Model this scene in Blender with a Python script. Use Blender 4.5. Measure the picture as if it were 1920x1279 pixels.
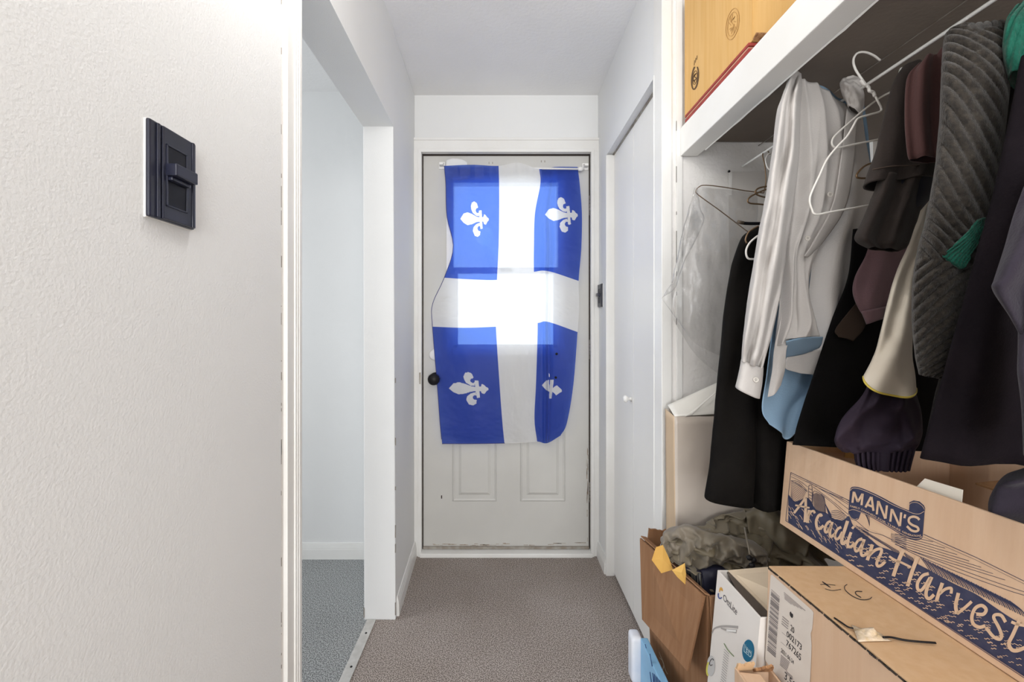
import bpy, bmesh, math, random
import numpy as np
from mathutils import Vector, Matrix, noise
from mathutils.geometry import tessellate_polygon

random.seed(7)
for o in list(bpy.data.objects):
    bpy.data.objects.remove(o)
S = bpy.context.scene
COL = S.collection

# ------------------------------------------------------------------ camera
F = 790.0; VX, VY = 938.0, 615.0; CH = 1.17
cam = bpy.data.cameras.new('camera'); co = bpy.data.objects.new('camera', cam); COL.objects.link(co)
co.location = (0, 0, CH); co.rotation_euler = (math.pi/2, 0, 0)
cam.sensor_width = 36; cam.lens = F/1920*36
cam.shift_x = (960-VX)/1920; cam.shift_y = -(639.5-VY)/1920
cam.clip_start = 0.02
S.camera = co

# ------------------------------------------------------------------ light
S.view_settings.view_transform = 'Standard'
S.view_settings.look = 'None'
S.view_settings.gamma = 1
S.view_settings.use_curve_mapping = False
S.view_settings.exposure = 0.88
w = bpy.data.worlds.new('world'); S.world = w; w.use_nodes = True
bg = w.node_tree.nodes['Background']
bg.inputs[0].default_value = (0.80, 0.90, 1.0, 1); bg.inputs[1].default_value = 1.4

def area(name, loc, rot, sx, sy, power, col):
    l = bpy.data.lights.new(name, 'AREA'); l.shape = 'RECTANGLE'; l.size = sx; l.size_y = sy
    l.energy = power; l.color = col
    o = bpy.data.objects.new(name, l); COL.objects.link(o); o.location = loc; o.rotation_euler = rot
    return o
# broad fill light added behind the camera, daylight of the side room window, two unseen ceiling lamps
area('rear_fill_light', (0.1, -2.40, 1.25), (math.radians(94), 0, 0), 1.6, 1.6, 42, (0.965, 0.985, 1.0))
area('side_window_daylight', (-2.9, 0.9, 1.4), (math.radians(90), 0, math.radians(-90)), 1.4, 1.3, 20, (0.90, 0.95, 1.0))

def point(name, loc, power, col, r=0.1):
    l = bpy.data.lights.new(name, 'POINT'); l.energy = power; l.color = col; l.shadow_soft_size = r
    o = bpy.data.objects.new(name, l); COL.objects.link(o); o.location = loc
    return o
point('corridor_lamp_light', (-0.14, 0.62, 2.0), 4, (1.0, 0.985, 0.965), 0.08)
point('room_lamp_light', (0.0, -0.60, 2.1), 6, (1.0, 0.985, 0.965), 0.12)

# ------------------------------------------------------------------ helpers
def P(px, py, Y):
    return Vector(((px-VX)/F*Y, Y, CH+(VY-py)/F*Y))
def on_plane(px, py, p0, n):
    d = Vector(((px-VX)/F, 1, (VY-py)/F)); o = Vector((0, 0, CH))
    return o + d*((p0-o).dot(n)/d.dot(n))
def lin(r, g, b):
    f = lambda c: (c/255/12.92) if c/255 <= 0.04045 else ((c/255+0.055)/1.055)**2.4
    return (f(r), f(g), f(b), 1)

MATS = {}
def mat(name, col, rough=0.7, var=None, vscale=6, bump=0, bscale=200, stretch=None, metal=0, sheen=0, spec=0.3, detail=4):
    if name in MATS: return MATS[name]
    m = bpy.data.materials.new(name); m.use_nodes = True; MATS[name] = m
    nt = m.node_tree; b = nt.nodes['Principled BSDF']
    b.inputs['Base Color'].default_value = col; b.inputs['Roughness'].default_value = rough
    b.inputs['Metallic'].default_value = metal; b.inputs['Specular IOR Level'].default_value = spec
    b.inputs['Sheen Weight'].default_value = sheen
    tc = nt.nodes.new('ShaderNodeTexCoord'); mp = nt.nodes.new('ShaderNodeMapping')
    nt.links.new(tc.outputs['Object'], mp.inputs[0])
    if stretch: mp.inputs['Scale'].default_value = stretch
    if var:
        n = nt.nodes.new('ShaderNodeTexNoise'); n.inputs['Scale'].default_value = vscale; n.inputs['Detail'].default_value = detail
        r = nt.nodes.new('ShaderNodeValToRGB'); r.color_ramp.elements[0].position = 0.35; r.color_ramp.elements[1].position = 0.65
        r.color_ramp.elements[0].color = col; r.color_ramp.elements[1].color = var
        nt.links.new(mp.outputs[0], n.inputs['Vector']); nt.links.new(n.outputs['Fac'], r.inputs[0]); nt.links.new(r.outputs[0], b.inputs['Base Color'])
    if bump:
        n2 = nt.nodes.new('ShaderNodeTexNoise'); n2.inputs['Scale'].default_value = bscale; n2.inputs['Detail'].default_value = 3
        bp = nt.nodes.new('ShaderNodeBump'); bp.inputs['Strength'].default_value = bump; bp.inputs['Distance'].default_value = 0.002
        nt.links.new(mp.outputs[0], n2.inputs['Vector']); nt.links.new(n2.outputs['Fac'], bp.inputs['Height']); nt.links.new(bp.outputs[0], b.inputs['Normal'])
    return m

def thing(name, label, cat, loc=(0, 0, 0), group=None):
    o = bpy.data.objects.new(name, None); COL.objects.link(o); o.location = loc; o.empty_display_size = 0.05
    o['label'] = label; o['category'] = cat
    if group: o['group'] = group
    return o
def tag(o, label, cat, group=None):
    o['label'] = label; o['category'] = cat
    if group: o['group'] = group
    return o
def adopt(o, parent):
    if parent is not None:
        o.parent = parent
        wm = Matrix.Translation(parent.location)
        if parent.parent: wm = Matrix.Identity(4) if parent.type == 'MESH' else wm
        o.matrix_parent_inverse = (Matrix.Translation(parent.location) if parent.type == 'EMPTY' else Matrix.Identity(4)).inverted()
def link_mesh(name, me, m, parent=None, smooth=False):
    o = bpy.data.objects.new(name, me); COL.objects.link(o)
    if m is not None:
        for mm in (m if isinstance(m, (list, tuple)) else [m]): me.materials.append(mm)
    if smooth: me.polygons.foreach_set('use_smooth', [True]*len(me.polygons))
    adopt(o, parent)
    return o
def mk(name, verts, faces, m, parent=None, smooth=False, solid=0):
    me = bpy.data.meshes.new(name); me.from_pydata([tuple(v) for v in verts], [], faces); me.update()
    o = link_mesh(name, me, m, parent, smooth)
    if solid:
        md = o.modifiers.new('thickness', 'SOLIDIFY'); md.thickness = solid; md.offset = 0
    return o
def struct(o):
    o['kind'] = 'structure'; return o

HEX = [(0, 1, 2, 3), (7, 6, 5, 4), (0, 4, 5, 1), (1, 5, 6, 2), (2, 6, 7, 3), (3, 7, 4, 0)]
def hexa(bm, bot, top):
    """a block from 4 bottom and 4 top corners"""
    vs = [bm.verts.new(v) for v in list(bot)+list(top)]
    for f in HEX: bm.faces.new([vs[i] for i in f][::-1])
def box(bm, x0, x1, y0, y1, z0, z1):
    hexa(bm, [(x0, y0, z0), (x1, y0, z0), (x1, y1, z0), (x0, y1, z0)], [(x0, y0, z1), (x1, y0, z1), (x1, y1, z1), (x0, y1, z1)])
def bobj(name, bm, m, parent=None, bevel=0, smooth=False, seg=2):
    bmesh.ops.recalc_face_normals(bm, faces=bm.faces)
    if bevel: bmesh.ops.bevel(bm, geom=list(bm.edges), offset=bevel, segments=seg, profile=0.6, affect='EDGES', clamp_overlap=True)
    me = bpy.data.meshes.new(name); bm.to_mesh(me); bm.free()
    return link_mesh(name, me, m, parent, smooth)
def boxes(name, lst, m, parent=None, bevel=0):
    bm = bmesh.new()
    for a in lst: box(bm, *a)
    return bobj(name, bm, m, parent, bevel)

def crom(a, m):
    """Catmull-Rom resample of a along axis 0 to m samples"""
    a = np.asarray(a, float); n = len(a)
    t = np.linspace(0, n-1, m); i = np.clip(np.floor(t).astype(int), 0, n-2); f = t-i
    f = f.reshape((-1,)+(1,)*(a.ndim-1))
    p0 = a[np.clip(i-1, 0, n-1)]; p1 = a[i]; p2 = a[i+1]; p3 = a[np.clip(i+2, 0, n-1)]
    p0 = np.where((i == 0).reshape(f.shape), 2*p1-p2, p0); p3 = np.where((i == n-2).reshape(f.shape), 2*p2-p1, p3)
    return 0.5*((2*p1)+(-p0+p2)*f+(2*p0-5*p1+4*p2-p3)*f**2+(-p0+3*p1-3*p2+p3)*f**3)

def grid_faces(nu, nv, wrap=False):
    fs = []
    for j in range(nv-1):
        for i in range(nu if wrap else nu-1):
            a = j*nu+i; b = j*nu+(i+1) % nu
            fs.append((a, b, b+nu, a+nu))
    return fs
def fbm(p, s, oct=3):
    return sum(noise.noise(Vector(p)*s*(2**k))/(2**k) for k in range(oct))

def sheet(name, rows, nu, nv, m, parent=None, fold=None, wr=0, ws=12, solid=0.0016, seed=0):
    """cloth sheet: rows of (px, py, distance) control points"""
    g = crom(crom(np.array(rows, float), nv).transpose(1, 0, 2), nu).transpose(1, 0, 2)
    vs = []
    for j in range(nv):
        for i in range(nu):
            px, py, Y = g[j, i]
            p = P(px, py, Y)
            if fold: p.y += fold(i/(nu-1), j/(nv-1))
            if wr: p.y += wr*fbm((p.x+seed, p.y*0.3, p.z*0.45), ws)
            vs.append(p)
    return mk(name, vs, grid_faces(nu, nv), m, parent, True, solid)

def loft(name, rows, nt, nv, m, parent=None, fold=None, wr=0.0, ws=10, solid=0.0016, pw=0.72, seed=0, vstretch=0.45, rid=0.5, sag=None):
    """cloth tube: rows of (left px, left py, right px, right py, distance, thickness in metres)"""
    g = crom(np.array(rows, float), nv)
    vs = []
    for j in range(nv):
        xl, yl, xr, yr, Y, th = g[j]
        tx = ((xl+xr)/2-VX)/F
        for i in range(nt):
            t = 2*math.pi*i/nt; c = math.cos(t); s = math.sin(t)
            cc = math.copysign(abs(c)**pw, c); ss = math.copysign(abs(s)**pw, s)
            k = (cc+1)/2
            p = P(xl+(xr-xl)*k, yl+(yr-yl)*k, Y)
            d = -ss*th/2
            if fold: d += fold(k, j/(nv-1))*abs(s)**0.5*(1 if s > 0 else -0.4)
            if wr:
                q = wr*fbm((p.x+seed, p.y+d, p.z*vstretch), ws)
                q += rid*wr*(0.7-2.2*abs(noise.noise(Vector((p.x*1.0+seed+p.z*.5, d, p.z*vstretch*1.5))*ws*1.7)))
                d -= q*ss; p.x += 0.25*q*cc
            p.y += d; p.x += d*tx
            if sag and s > 0: p.z -= sag(j/(nv-1))*s
            vs.append(p)
    return mk(name, vs, grid_faces(nt, nv, True), m, parent, True, solid)

def tube(name, pts, r, m, parent=None, n=7, sub=6, closed=False):
    """round wire through 3D points; r may be a number or a list"""
    a = np.array([list(p) for p in pts], float)
    k = len(a)
    if sub > 1: a = crom(a, (k-1)*sub+1)
    rr = [r]*len(a) if not isinstance(r, (list, tuple)) else list(crom(np.array(r, float).reshape(-1, 1), len(a))[:, 0])
    vs = []; up = Vector((0.31, 0.62, 0.72)).normalized()
    for i in range(len(a)):
        t = Vector(a[min(i+1, len(a)-1)]-a[max(i-1, 0)]).normalized()
        s = t.cross(up)
        if s.length < 1e-4: s = t.cross(Vector((1, 0, 0)))
        s.normalize(); u = s.cross(t).normalized(); up = u
        for q in range(n):
            an = 2*math.pi*q/n
            vs.append(Vector(a[i])+(s*math.cos(an)+u*math.sin(an))*rr[i])
    fs = grid_faces(n, len(a), True)
    fs.append(tuple(range(n))[::-1]); fs.append(tuple((len(a)-1)*n+q for q in range(n)))
    return mk(name, vs, fs, m, parent, True)
def ptube(name, pts, Y, r, m, parent=None, **k):
    return tube(name, [P(p[0], p[1], p[2] if len(p) > 2 else Y) for p in pts], r, m, parent, **k)
def lathe(name, prof, loc, axis, m, parent=None, n=20):
    """prof: list of (radius, height along axis)"""
    z = Vector(axis).normalized(); x = z.orthogonal().normalized(); y = z.cross(x); vs = []; loc = Vector(loc)
    for (r, h) in prof:
        for q in range(n):
            a = 2*math.pi*q/n; vs.append(loc+z*h+(x*math.cos(a)+y*math.sin(a))*r)
    fs = grid_faces(n, len(prof), True)
    fs.append(tuple(range(n))[::-1]); fs.append(tuple((len(prof)-1)*n+q for q in range(n)))
    return mk(name, vs, fs, m, parent, True)

class Print:
    """flat print traced on a plane: polygons, brush strokes and lettering"""
    def __init__(s, p0, n, off): s.p0 = Vector(p0); s.n = Vector(n).normalized(); s.off = off; s.v = []; s.f = []
    def pt(s, x, y): return on_plane(x, y, s.p0, s.n)+s.n*s.off
    def poly(s, pts):
        b = len(s.v); s.v += [s.pt(*p) for p in pts]
        for t in tessellate_polygon([[Vector((p[0], p[1], 0)) for p in pts]]): s.f.append(tuple(b+i for i in t))
    def stroke(s, pts, w, sub=6, taper=False):
        a = np.array(pts, float)
        if sub > 1 and len(a) > 2: a = crom(a, (len(a)-1)*sub+1)
        b = len(s.v); n = len(a)
        for i in range(n):
            t = a[min(i+1, n-1)]-a[max(i-1, 0)]; t = t/(np.hypot(*t)+1e-9); nx, ny = -t[1], t[0]
            ww = (w[0]+(w[1]-w[0])*i/(n-1)) if isinstance(w, tuple) else w
            if taper: ww *= 0.35+0.65*math.sin(math.pi*min(max(i/(n-1), 0.06), 0.94))
            s.v.append(s.pt(a[i][0]+nx*ww/2, a[i][1]+ny*ww/2)); s.v.append(s.pt(a[i][0]-nx*ww/2, a[i][1]-ny*ww/2))
        for i in range(n-1): s.f.append((b+2*i, b+2*i+1, b+2*i+3, b+2*i+2))
    def text(s, body, fn, bold=0.0):
        """fn(u, v) -> px: u in 0..1 along the line, v in 0..1 from baseline to cap height"""
        c = bpy.data.curves.new('lettering', 'FONT'); c.body = body; c.offset = bold; c.resolution_u = 3
        o = bpy.data.objects.new('lettering', c); COL.objects.link(o)
        me = bpy.data.meshes.new_from_object(o.evaluated_get(bpy.context.evaluated_depsgraph_get()))
        xs = [v.co.x for v in me.vertices] or [0, 1]; x0, x1 = min(xs), max(xs); b = len(s.v)
        for v in me.vertices: s.v.append(s.pt(*fn((v.co.x-x0)/(x1-x0), v.co.y/0.7)))
        for p in me.polygons: s.f.append(tuple(b+i for i in p.vertices))
        bpy.data.objects.remove(o); bpy.data.curves.remove(c); bpy.data.meshes.remove(me)
    def build(s, name, m, parent): return mk(name, s.v, s.f, m, parent)
def quad(a, b, c, d):
    """bilinear px quad: baseline left, baseline right, top right, top left"""
    A, B, C_, D = map(np.array, (a, b, c, d))
    return lambda u, v: tuple((A*(1-u)+B*u)*(1-v)+(D*(1-u)+C_*u)*v)

# ------------------------------------------------------------------ materials
wallm = mat('white_wall_paint', lin(232, 232, 231), 0.55, lin(227, 227, 226), 1.3, 0.26, 300)
rough_w = mat('rough_plaster', lin(236, 233, 230), 0.7, lin(231, 228, 224), 18, 0.8, 90)
ceilm = mat('ceiling_paint', lin(240, 239, 238), 0.8, lin(234, 233, 232), 2.5, 0.6, 70)
trimm = mat('white_trim_gloss', lin(234, 233, 230), 0.35, lin(228, 226, 222), 5, 0.1, 60)
doorm = mat('grey_door_paint', lin(205, 203, 198), 0.45, lin(198, 196, 191), 3, 0.08, 40)
closetm = mat('closet_door_paint', lin(236, 234, 230), 0.4, lin(232, 230, 226), 2, 0.05, 60)
grime = mat('door_grime', lin(150, 132, 112), 0.9, lin(196, 190, 180), 25)
dark = mat('dark_gap', lin(62, 54, 48), 0.9)
steel = mat('aged_steel', lin(170, 165, 155), 0.4, lin(140, 130, 118), 30, metal=0.7)
alum = mat('brushed_aluminium', lin(205, 202, 198), 0.4, lin(190, 187, 182), 40, metal=0.35)
blackp = mat('black_plastic', lin(26, 28, 42), 0.3, lin(34, 36, 54), 20, spec=0.6)
blackm = mat('black_metal', lin(24, 22, 24), 0.5)
whitep = mat('white_plastic', lin(236, 234, 230), 0.4)

def carpet(name, a, b, c):
    m = mat(name, a, 0.95, b, 260, 0.5, 320, detail=5)
    nt = m.node_tree; bs = nt.nodes['Principled BSDF']; src = bs.inputs['Base Color'].links[0].from_socket; src.node.color_ramp.elements[0].position = .43; src.node.color_ramp.elements[1].position = .59
    n = nt.nodes.new('ShaderNodeTexNoise'); n.inputs['Scale'].default_value = 3.2; n.inputs['Detail'].default_value = 5
    tc = nt.nodes.new('ShaderNodeTexCoord'); nt.links.new(tc.outputs['Object'], n.inputs['Vector'])
    mx = nt.nodes.new('ShaderNodeMix'); mx.data_type = 'RGBA'; mx.blend_type = 'MULTIPLY'
    rp = nt.nodes.new('ShaderNodeValToRGB'); rp.color_ramp.elements[0].position = 0.35; rp.color_ramp.elements[1].position = 0.7
    rp.color_ramp.elements[0].color = c; rp.color_ramp.elements[1].color = (1, 1, 1, 1)
    nt.links.new(n.outputs['Fac'], rp.inputs[0]); mx.inputs[0].default_value = 1
    nt.links.new(src, mx.inputs[6]); nt.links.new(rp.outputs[0], mx.inputs[7]); nt.links.new(mx.outputs[2], bs.inputs['Base Color'])
    return m
carp = carpet('grey_brown_carpet', lin(110, 101, 95), lin(192, 181, 174), (0.86, 0.84, 0.82, 1))
carp2 = carpet('grey_side_carpet', lin(102, 103, 103), lin(188, 190, 189), (0.9, 0.9, 0.9, 1))

def cardboard(name, a, b):
    return mat(name, a, 0.8, b, 1.0, 0.15, 1.5, stretch=(70, 70, 4))
card_brown = cardboard('dark_kraft_board', lin(138, 100, 70), lin(150, 112, 82))
card_tan = cardboard('tan_corrugated_board', lin(210, 176, 146), lin(215, 183, 154))
card_gold = cardboard('golden_corrugated_board', lin(206, 162, 98), lin(213, 172, 112))
card_kraft = cardboard('kraft_board', lin(206, 168, 128), lin(211, 175, 136))
card_edge = mat('board_edge', lin(120, 82, 54), 0.9, lin(176, 132, 92), 120)

# ------------------------------------------------------------------ structure
CZ = 2.372
struct(boxes('floor', [(-0.515, 1.25, -2.6, 2.19, -0.1, 0)], carp))
struct(boxes('floor_side_room', [(-3.2, -0.515, -2.6, 2.19, -0.1, 0)], carp2))
struct(boxes('ceiling', [(-3.2, 1.25, -2.6, 2.3, CZ, CZ+0.1)], ceilm))
# near left wall
struct(boxes('wall_left', [(-0.55, -0.416, -2.6, 0.80, 0, CZ)], wallm))
# casing at the wall's end
tr = struct(boxes('trim_1', [(-0.55, -0.410, 0.812, 0.850, 0, CZ)], trimm, bevel=0.002))
boxes('moulding_bead', [(-0.545, -0.407, 0.838, 0.842, 0, CZ), (-0.545, -0.406, 0.8445, 0.8485, 0, CZ), (-0.545, -0.405, 0.851, 0.862, 0, CZ)], trimm, tr, 0.002)
boxes('caulk_gap', [(-0.54, -0.418, 0.798, 0.817, 0, CZ)], rough_w, tr)
bm = bmesh.new()
for k in range(30):
    z = random.uniform(.3, 2.0); h = random.uniform(.006, .05)*random.random()
    box(bm, -0.425, -0.4174, 0.8035, 0.8035+random.uniform(.0008, .002), z, z+h)
bobj('peeled_paint', bm, mat('crack_brown', lin(150, 138, 126), 0.9), tr)
# header, pier and left corridor wall (slightly out of square)
bm = bmesh.new()
hexa(bm, [(-0.55, 0.855, 1.977), (-0.418, 0.855, 1.977), (-0.428, 1.70, 1.977), (-0.55, 1.70, 1.977)], [(-0.55, 0.87, CZ), (-0.418, 0.87, CZ), (-0.428, 1.70, CZ), (-0.55, 1.70, CZ)])
struct(bobj('wall_header', bm, wallm))
bm = bmesh.new()
hexa(bm, [(-0.546, 1.687, 0), (-0.419, 1.687, 0), (-0.441, 2.2, 0), (-0.546, 2.2, 0)], [(-0.551, 1.687, CZ), (-0.430, 1.687, CZ), (-0.443, 2.2, CZ), (-0.551, 2.2, CZ)])
pier = struct(bobj('wall_pier', bm, wallm, bevel=0.004))
bm = bmesh.new()
for (z, h) in [(0.33, .05), (0.27, .035), (0.02, .05), (0.7, .03), (0.95, .02), (0.52, .015)]:
    box(bm, -0.4215, -0.4182, 1.6862, 1.6885, z, z+h)
box(bm, -0.547, -0.544, 1.6855, 1.69, 0.01, 0.05)
bobj('corner_chip', bm, mat('chip_grey', lin(130, 122, 114), .9), pier)
# walls of the side room and of the room behind the camera
struct(boxes('wall_side_back', [(-3.2, -0.546, 2.14, 2.24, 0, CZ)], wallm))
struct(boxes('wall_side_left', [(-3.2, -3.1, -2.6, 2.14, 0, CZ)], wallm))
struct(boxes('wall_rear', [(-3.2, 1.25, -2.7, -2.6, 0, CZ)], wallm))
# end wall with the entrance door: opening 790..1108 px
DX0, DX1, DZ1 = (790-VX)/F*2.176, (1108-VX)/F*2.176, CH+(VY-287)/F*2.176
struct(boxes('wall_back', [(-0.60, DX0, 2.176, 2.28, 0, CZ), (DX1, 0.75, 2.176, 2.28, 0, CZ), (DX0, DX1, 2.176, 2.28, DZ1, CZ)], wallm))
# right wall with closet opening
struct(boxes('wall_right', [(0.505, 0.60, 2.0, 2.18, 0, CZ), (0.505, 0.60, 1.36, 2.0, 1.992, CZ)], wallm))
struct(boxes('wall_closet_end', [(0.507, 1.16, 1.308, 1.385, 0, CZ)], rough_w))
struct(boxes('wall_alcove', [(1.15, 1.25, -2.6, 1.31, 0, CZ)], mat('shaded_alcove_paint', lin(196, 188, 180), .7, lin(188, 180, 172), 4, .4, 160)))  # colour lowered below the other walls to deepen the alcove's shade
struct(boxes('wall_closet_inner', [(0.62, 1.16, 2.16, 2.2, 0, CZ), (1.14, 1.2, 1.3, 2.2, 0, CZ)], wallm))
t2 = struct(boxes('trim_2', [(0.499, 0.53, 1.302, 1.372, 0, CZ)], trimm, bevel=0.0015))
boxes('casing_step', [(0.4975, 0.503, 1.366, 1.374, 0, 1.99)], trimm, t2, 0.001)
t3 = struct(boxes('trim_3', [(0.545, 0.563, 1.302, 1.312, 0, 2.37)], trimm, bevel=0.001))
bm = bmesh.new()
for (z, h) in ((1.37, .10), (1.33, .015), (1.62, .05), (1.27, .012), (1.18, .02), (1.78, .03), (1.52, .01)):
    box(bm, 0.5440, 0.5452, 1.3016, 1.3035, z, z+h)
bobj('paint_crack', bm, mat('crack_grey', lin(120, 116, 110), 0.9), t3)
struct(boxes('trim_4', [(0.499, 0.54, 1.985, 2.01, 0, 1.985)], trimm, bevel=0.003))
# baseboards
def baseboard(name, a, b, nrm, h=0.079):
    a = Vector(a); b = Vector(b); n = Vector(nrm); bm = bmesh.new()
    for (z0, z1, t) in [(0, h*0.62, .012), (h*0.62, h*0.78, .010), (h*0.78, h*0.9, .008), (h*0.9, h, .006)]:
        hexa(bm, [a+Vector((0, 0, z0)), b+Vector((0, 0, z0)), b+n*t+Vector((0, 0, z0)), a+n*t+Vector((0, 0, z0))],
             [a+Vector((0, 0, z1)), b+Vector((0, 0, z1)), b+n*t*.9+Vector((0, 0, z1)), a+n*t*.9+Vector((0, 0, z1))])
    return struct(bobj(name, bm, trimm))
baseboard('baseboard_side_room', (-3.1, 2.14, 0), (-0.55, 2.14, 0), (0, -1, 0))
baseboard('baseboard_left', (-0.4215, 1.71, 0), (-0.440, 2.165, 0), (1, 0, 0))
baseboard('baseboard_right', (0.505, 2.0, 0), (0.505, 2.165, 0), (-1, 0, 0))
# door casing
cas = struct(boxes('trim_5', [(DX0-0.045, DX0+0.004, 2.155, 2.18, 0, DZ1+0.004), (DX1-0.004, DX1+0.05, 2.155, 2.18, 0, DZ1+0.004), (DX0-0.045, DX1+0.05, 2.158, 2.18, DZ1-0.004, DZ1+0.068)], trimm, bevel=0.003))
boxes('casing_ridge', [(DX0-0.012, DX0+0.0045, 2.149, 2.157, 0, DZ1), (DX1-0.0045, DX1+0.012, 2.149, 2.157, 0, DZ1), (DX0-0.012, DX1+0.012, 2.149, 2.157, DZ1-0.0045, DZ1+0.012)], trimm, cas, 0.002)
boxes('casing_top_bead', [(DX0-0.045, DX1+0.05, 2.152, 2.16, DZ1+0.058, DZ1+0.07)], trimm, cas, 0.002)
sill = struct(boxes('trim_6', [(DX0-0.002, DX1+0.002, 2.14, 2.2, 0, 0.022)], trimm, bevel=0.004))

# ------------------------------------------------------------------ entrance door
DY = 2.192
def dx(px): return (px-VX)/F*DY
def dz(py): return CH+(VY-py)/F*DY
x0, x1, z0, z1 = DX0+0.008, DX1-0.008, 0.028, DZ1-0.009
wx0, wx1, wz0, wz1 = dx(846), dx(1050), dz(657), dz(340)
bm = bmesh.new()
for a in [(x0, wx0, z0, z1), (wx1, x1, z0, z1), (wx0, wx1, wz1, z1), (wx0, wx1, z0, wz0)]:
    box(bm, a[0], a[1], DY, DY+0.045, a[2], a[3])
door = struct(bobj('door_1', bm, doorm))
# bottom panels: recessed moulding frame and raised field
for (a, b) in ((848, 932), (975, 1060)):
    X0, X1, Z0, Z1 = dx(a), dx(b), dz(940), dz(730)
    prof = [(0, 0.0005), (.006, .006), (.014, .001), (.034, .0005), (.048, .008)]
    vs = []; fs = []
    for (ins, h) in prof:
        vs += [(X0+ins, DY-h, Z0+ins), (X1-ins, DY-h, Z0+ins), (X1-ins, DY-h, Z1-ins), (X0+ins, DY-h, Z1-ins)]
    for r in range(len(prof)-1):
        for k in range(4): fs.append((r*4+k, r*4+(k+1) % 4, r*4+4+(k+1) % 4, r*4+4+k))
    q = (len(prof)-1)*4; fs.append((q, q+1, q+2, q+3))
    mk('raised_panel', vs, fs, doorm, door)
# glazing frame, sashes, panes
fr = 0.024
boxes('window_frame', [(wx0-fr, wx0+.012, DY-.014, DY+.05, wz0-fr, wz1+fr), (wx1-.012, wx1+fr, DY-.014, DY+.05, wz0-fr, wz1+fr),
                       (wx0, wx1, DY-.014, DY+.05, wz1-.012, wz1+fr), (wx0, wx1, DY-.014, DY+.05, wz0-fr, wz0+.012)], trimm, door, 0.003)
mz = dz(507)
sash = boxes('sash_rail', [(wx0+.012, wx1-.012, DY+.002, DY+.03, mz-.016, mz+.016)], whitep, door, 0.002)
boxes('sash_latch', [((wx0+wx1)/2-.03, (wx0+wx1)/2+.03, DY-.008, DY+.004, mz-.006, mz+.012)], blackm, sash, 0.002)
boxes('sash_stile', [(wx0+.012, wx0+.034, DY+.006, DY+.028, wz0+.012, mz), (wx1-.034, wx1-.012, DY+.006, DY+.028, wz0+.012, mz), (wx0+.012, wx1-.012, DY+.006, DY+.028, wz0+.012, wz0+.03)], whitep, door, 0.002)
gl = bpy.data.materials.new('clear_glass'); gl.use_nodes = True; nt = gl.node_tree; nt.nodes.clear()
o_ = nt.nodes.new('ShaderNodeOutputMaterial'); mx = nt.nodes.new('ShaderNodeMixShader'); tp = nt.nodes.new('ShaderNodeBsdfTransparent'); gs = nt.nodes.new('ShaderNodeBsdfGlossy')
gs.inputs['Roughness'].default_value = 0.02; mx.inputs[0].default_value = 0.06
nt.links.new(tp.outputs[0], mx.inputs[1]); nt.links.new(gs.outputs[0], mx.inputs[2]); nt.links.new(mx.outputs[0], o_.inputs[0])
boxes('pane', [(wx0+.01, wx1-.01, DY+.030, DY+.034, mz, wz1-.01)], gl, door)
boxes('pane', [(wx0+.03, wx1-.03, DY+.014, DY+.018, wz0+.028, mz-.01)], gl, door)
# weatherstrip, gap and grime along the bottom
boxes('weather_strip', [(x0-.006, x0-.001, DY-.004, DY+.03, .02, z1+.006), (x1+.001, x1+.009, DY-.002, DY+.03, .02, z1+.006), (x0-.008, x1+.009, DY-.002, DY+.03, z1+.001, z1+.010)], dark, door)
boxes('door_sweep', [(x0, x1, DY-.012, DY, .024, .036)], mat('sweep_grey', lin(165, 160, 152), 0.6, lin(140, 130, 118), 30), door, 0.002)
bm = bmesh.new()
for k in range(46):
    xx = random.uniform(x0+.03, x1-.03) if k < 30 else random.uniform(x1-.012, x1-.003)
    zz = 0.037+abs(random.gauss(0, .006)) if k < 30 else random.uniform(.05, .55)
    l = random.uniform(.008, .05) if k < 30 else random.uniform(.002, .004); h = random.uniform(.0012, .004) if k < 30 else random.uniform(.01, .06)
    box(bm, xx, min(xx+l, x1-.001), DY-.0006, DY+.001, zz, zz+h)
bobj('grime_streak', bm, grime, door)
boxes('dent', [(dx(827), dx(829), DY-.001, DY+.001, dz(935), dz(929))], dark, door)
for py in (386, 655, 922):
    h = boxes('hinge', [(x1+.001, x1+.012, DY-.012, DY+.002, dz(py+18), dz(py-18))], steel, door, 0.001)
    lathe('hinge_pin', [(.0055, -.05), (.0055, .05)], (x1+.006, DY-.014, dz(py)), (0, 0, 1), steel, h, 10)
    boxes('knuckle_gap', [(x1, x1+.0125, DY-.0205, DY-.012, dz(py+k)-.0012, dz(py+k)) for k in (-10, -3, 4, 11)], dark, h)
# deadbolt ring and knob at the latch side
kx = dx(812)
lathe('deadbolt_rose', [(.03, 0), (.03, .008), (.024, .012), (.01, .013)], (kx+.01, DY, dz(665)), (0, -1, 0), whitep, door)
kn = lathe('door_knob', [(.03, 0), (.03, .005), (.012, .012), (.012, .035), (.026, .045), (.03, .06), (.024, .074), (.004, .08)], (kx+.012, DY, dz(709)), (0, -1, 0), blackm, door)
bm = bmesh.new()
for k in range(260):
    a = random.uniform(0, 6.283); b_ = random.uniform(-1, 1); c = math.sqrt(1-b_*b_); d = Vector((c*math.cos(a), b_*0.6, c*math.sin(a)))
    p = Vector((kx+.012, DY-.05, dz(709)))+d*.022; q = p+d*random.uniform(.008, .016); s = d.orthogonal().normalized()*.0012
    bm.faces.new([bm.verts.new(p+s), bm.verts.new(p-s), bm.verts.new(q)])
fz = bobj('fuzzy_cover', bm, blackm, kn); fz['kind'] = 'stuff'
boxes('strike_plate', [(DX0-.006, DX0+.002, 2.147, 2.160, dz(718), dz(697))], steel, door, 0.001)
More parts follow.
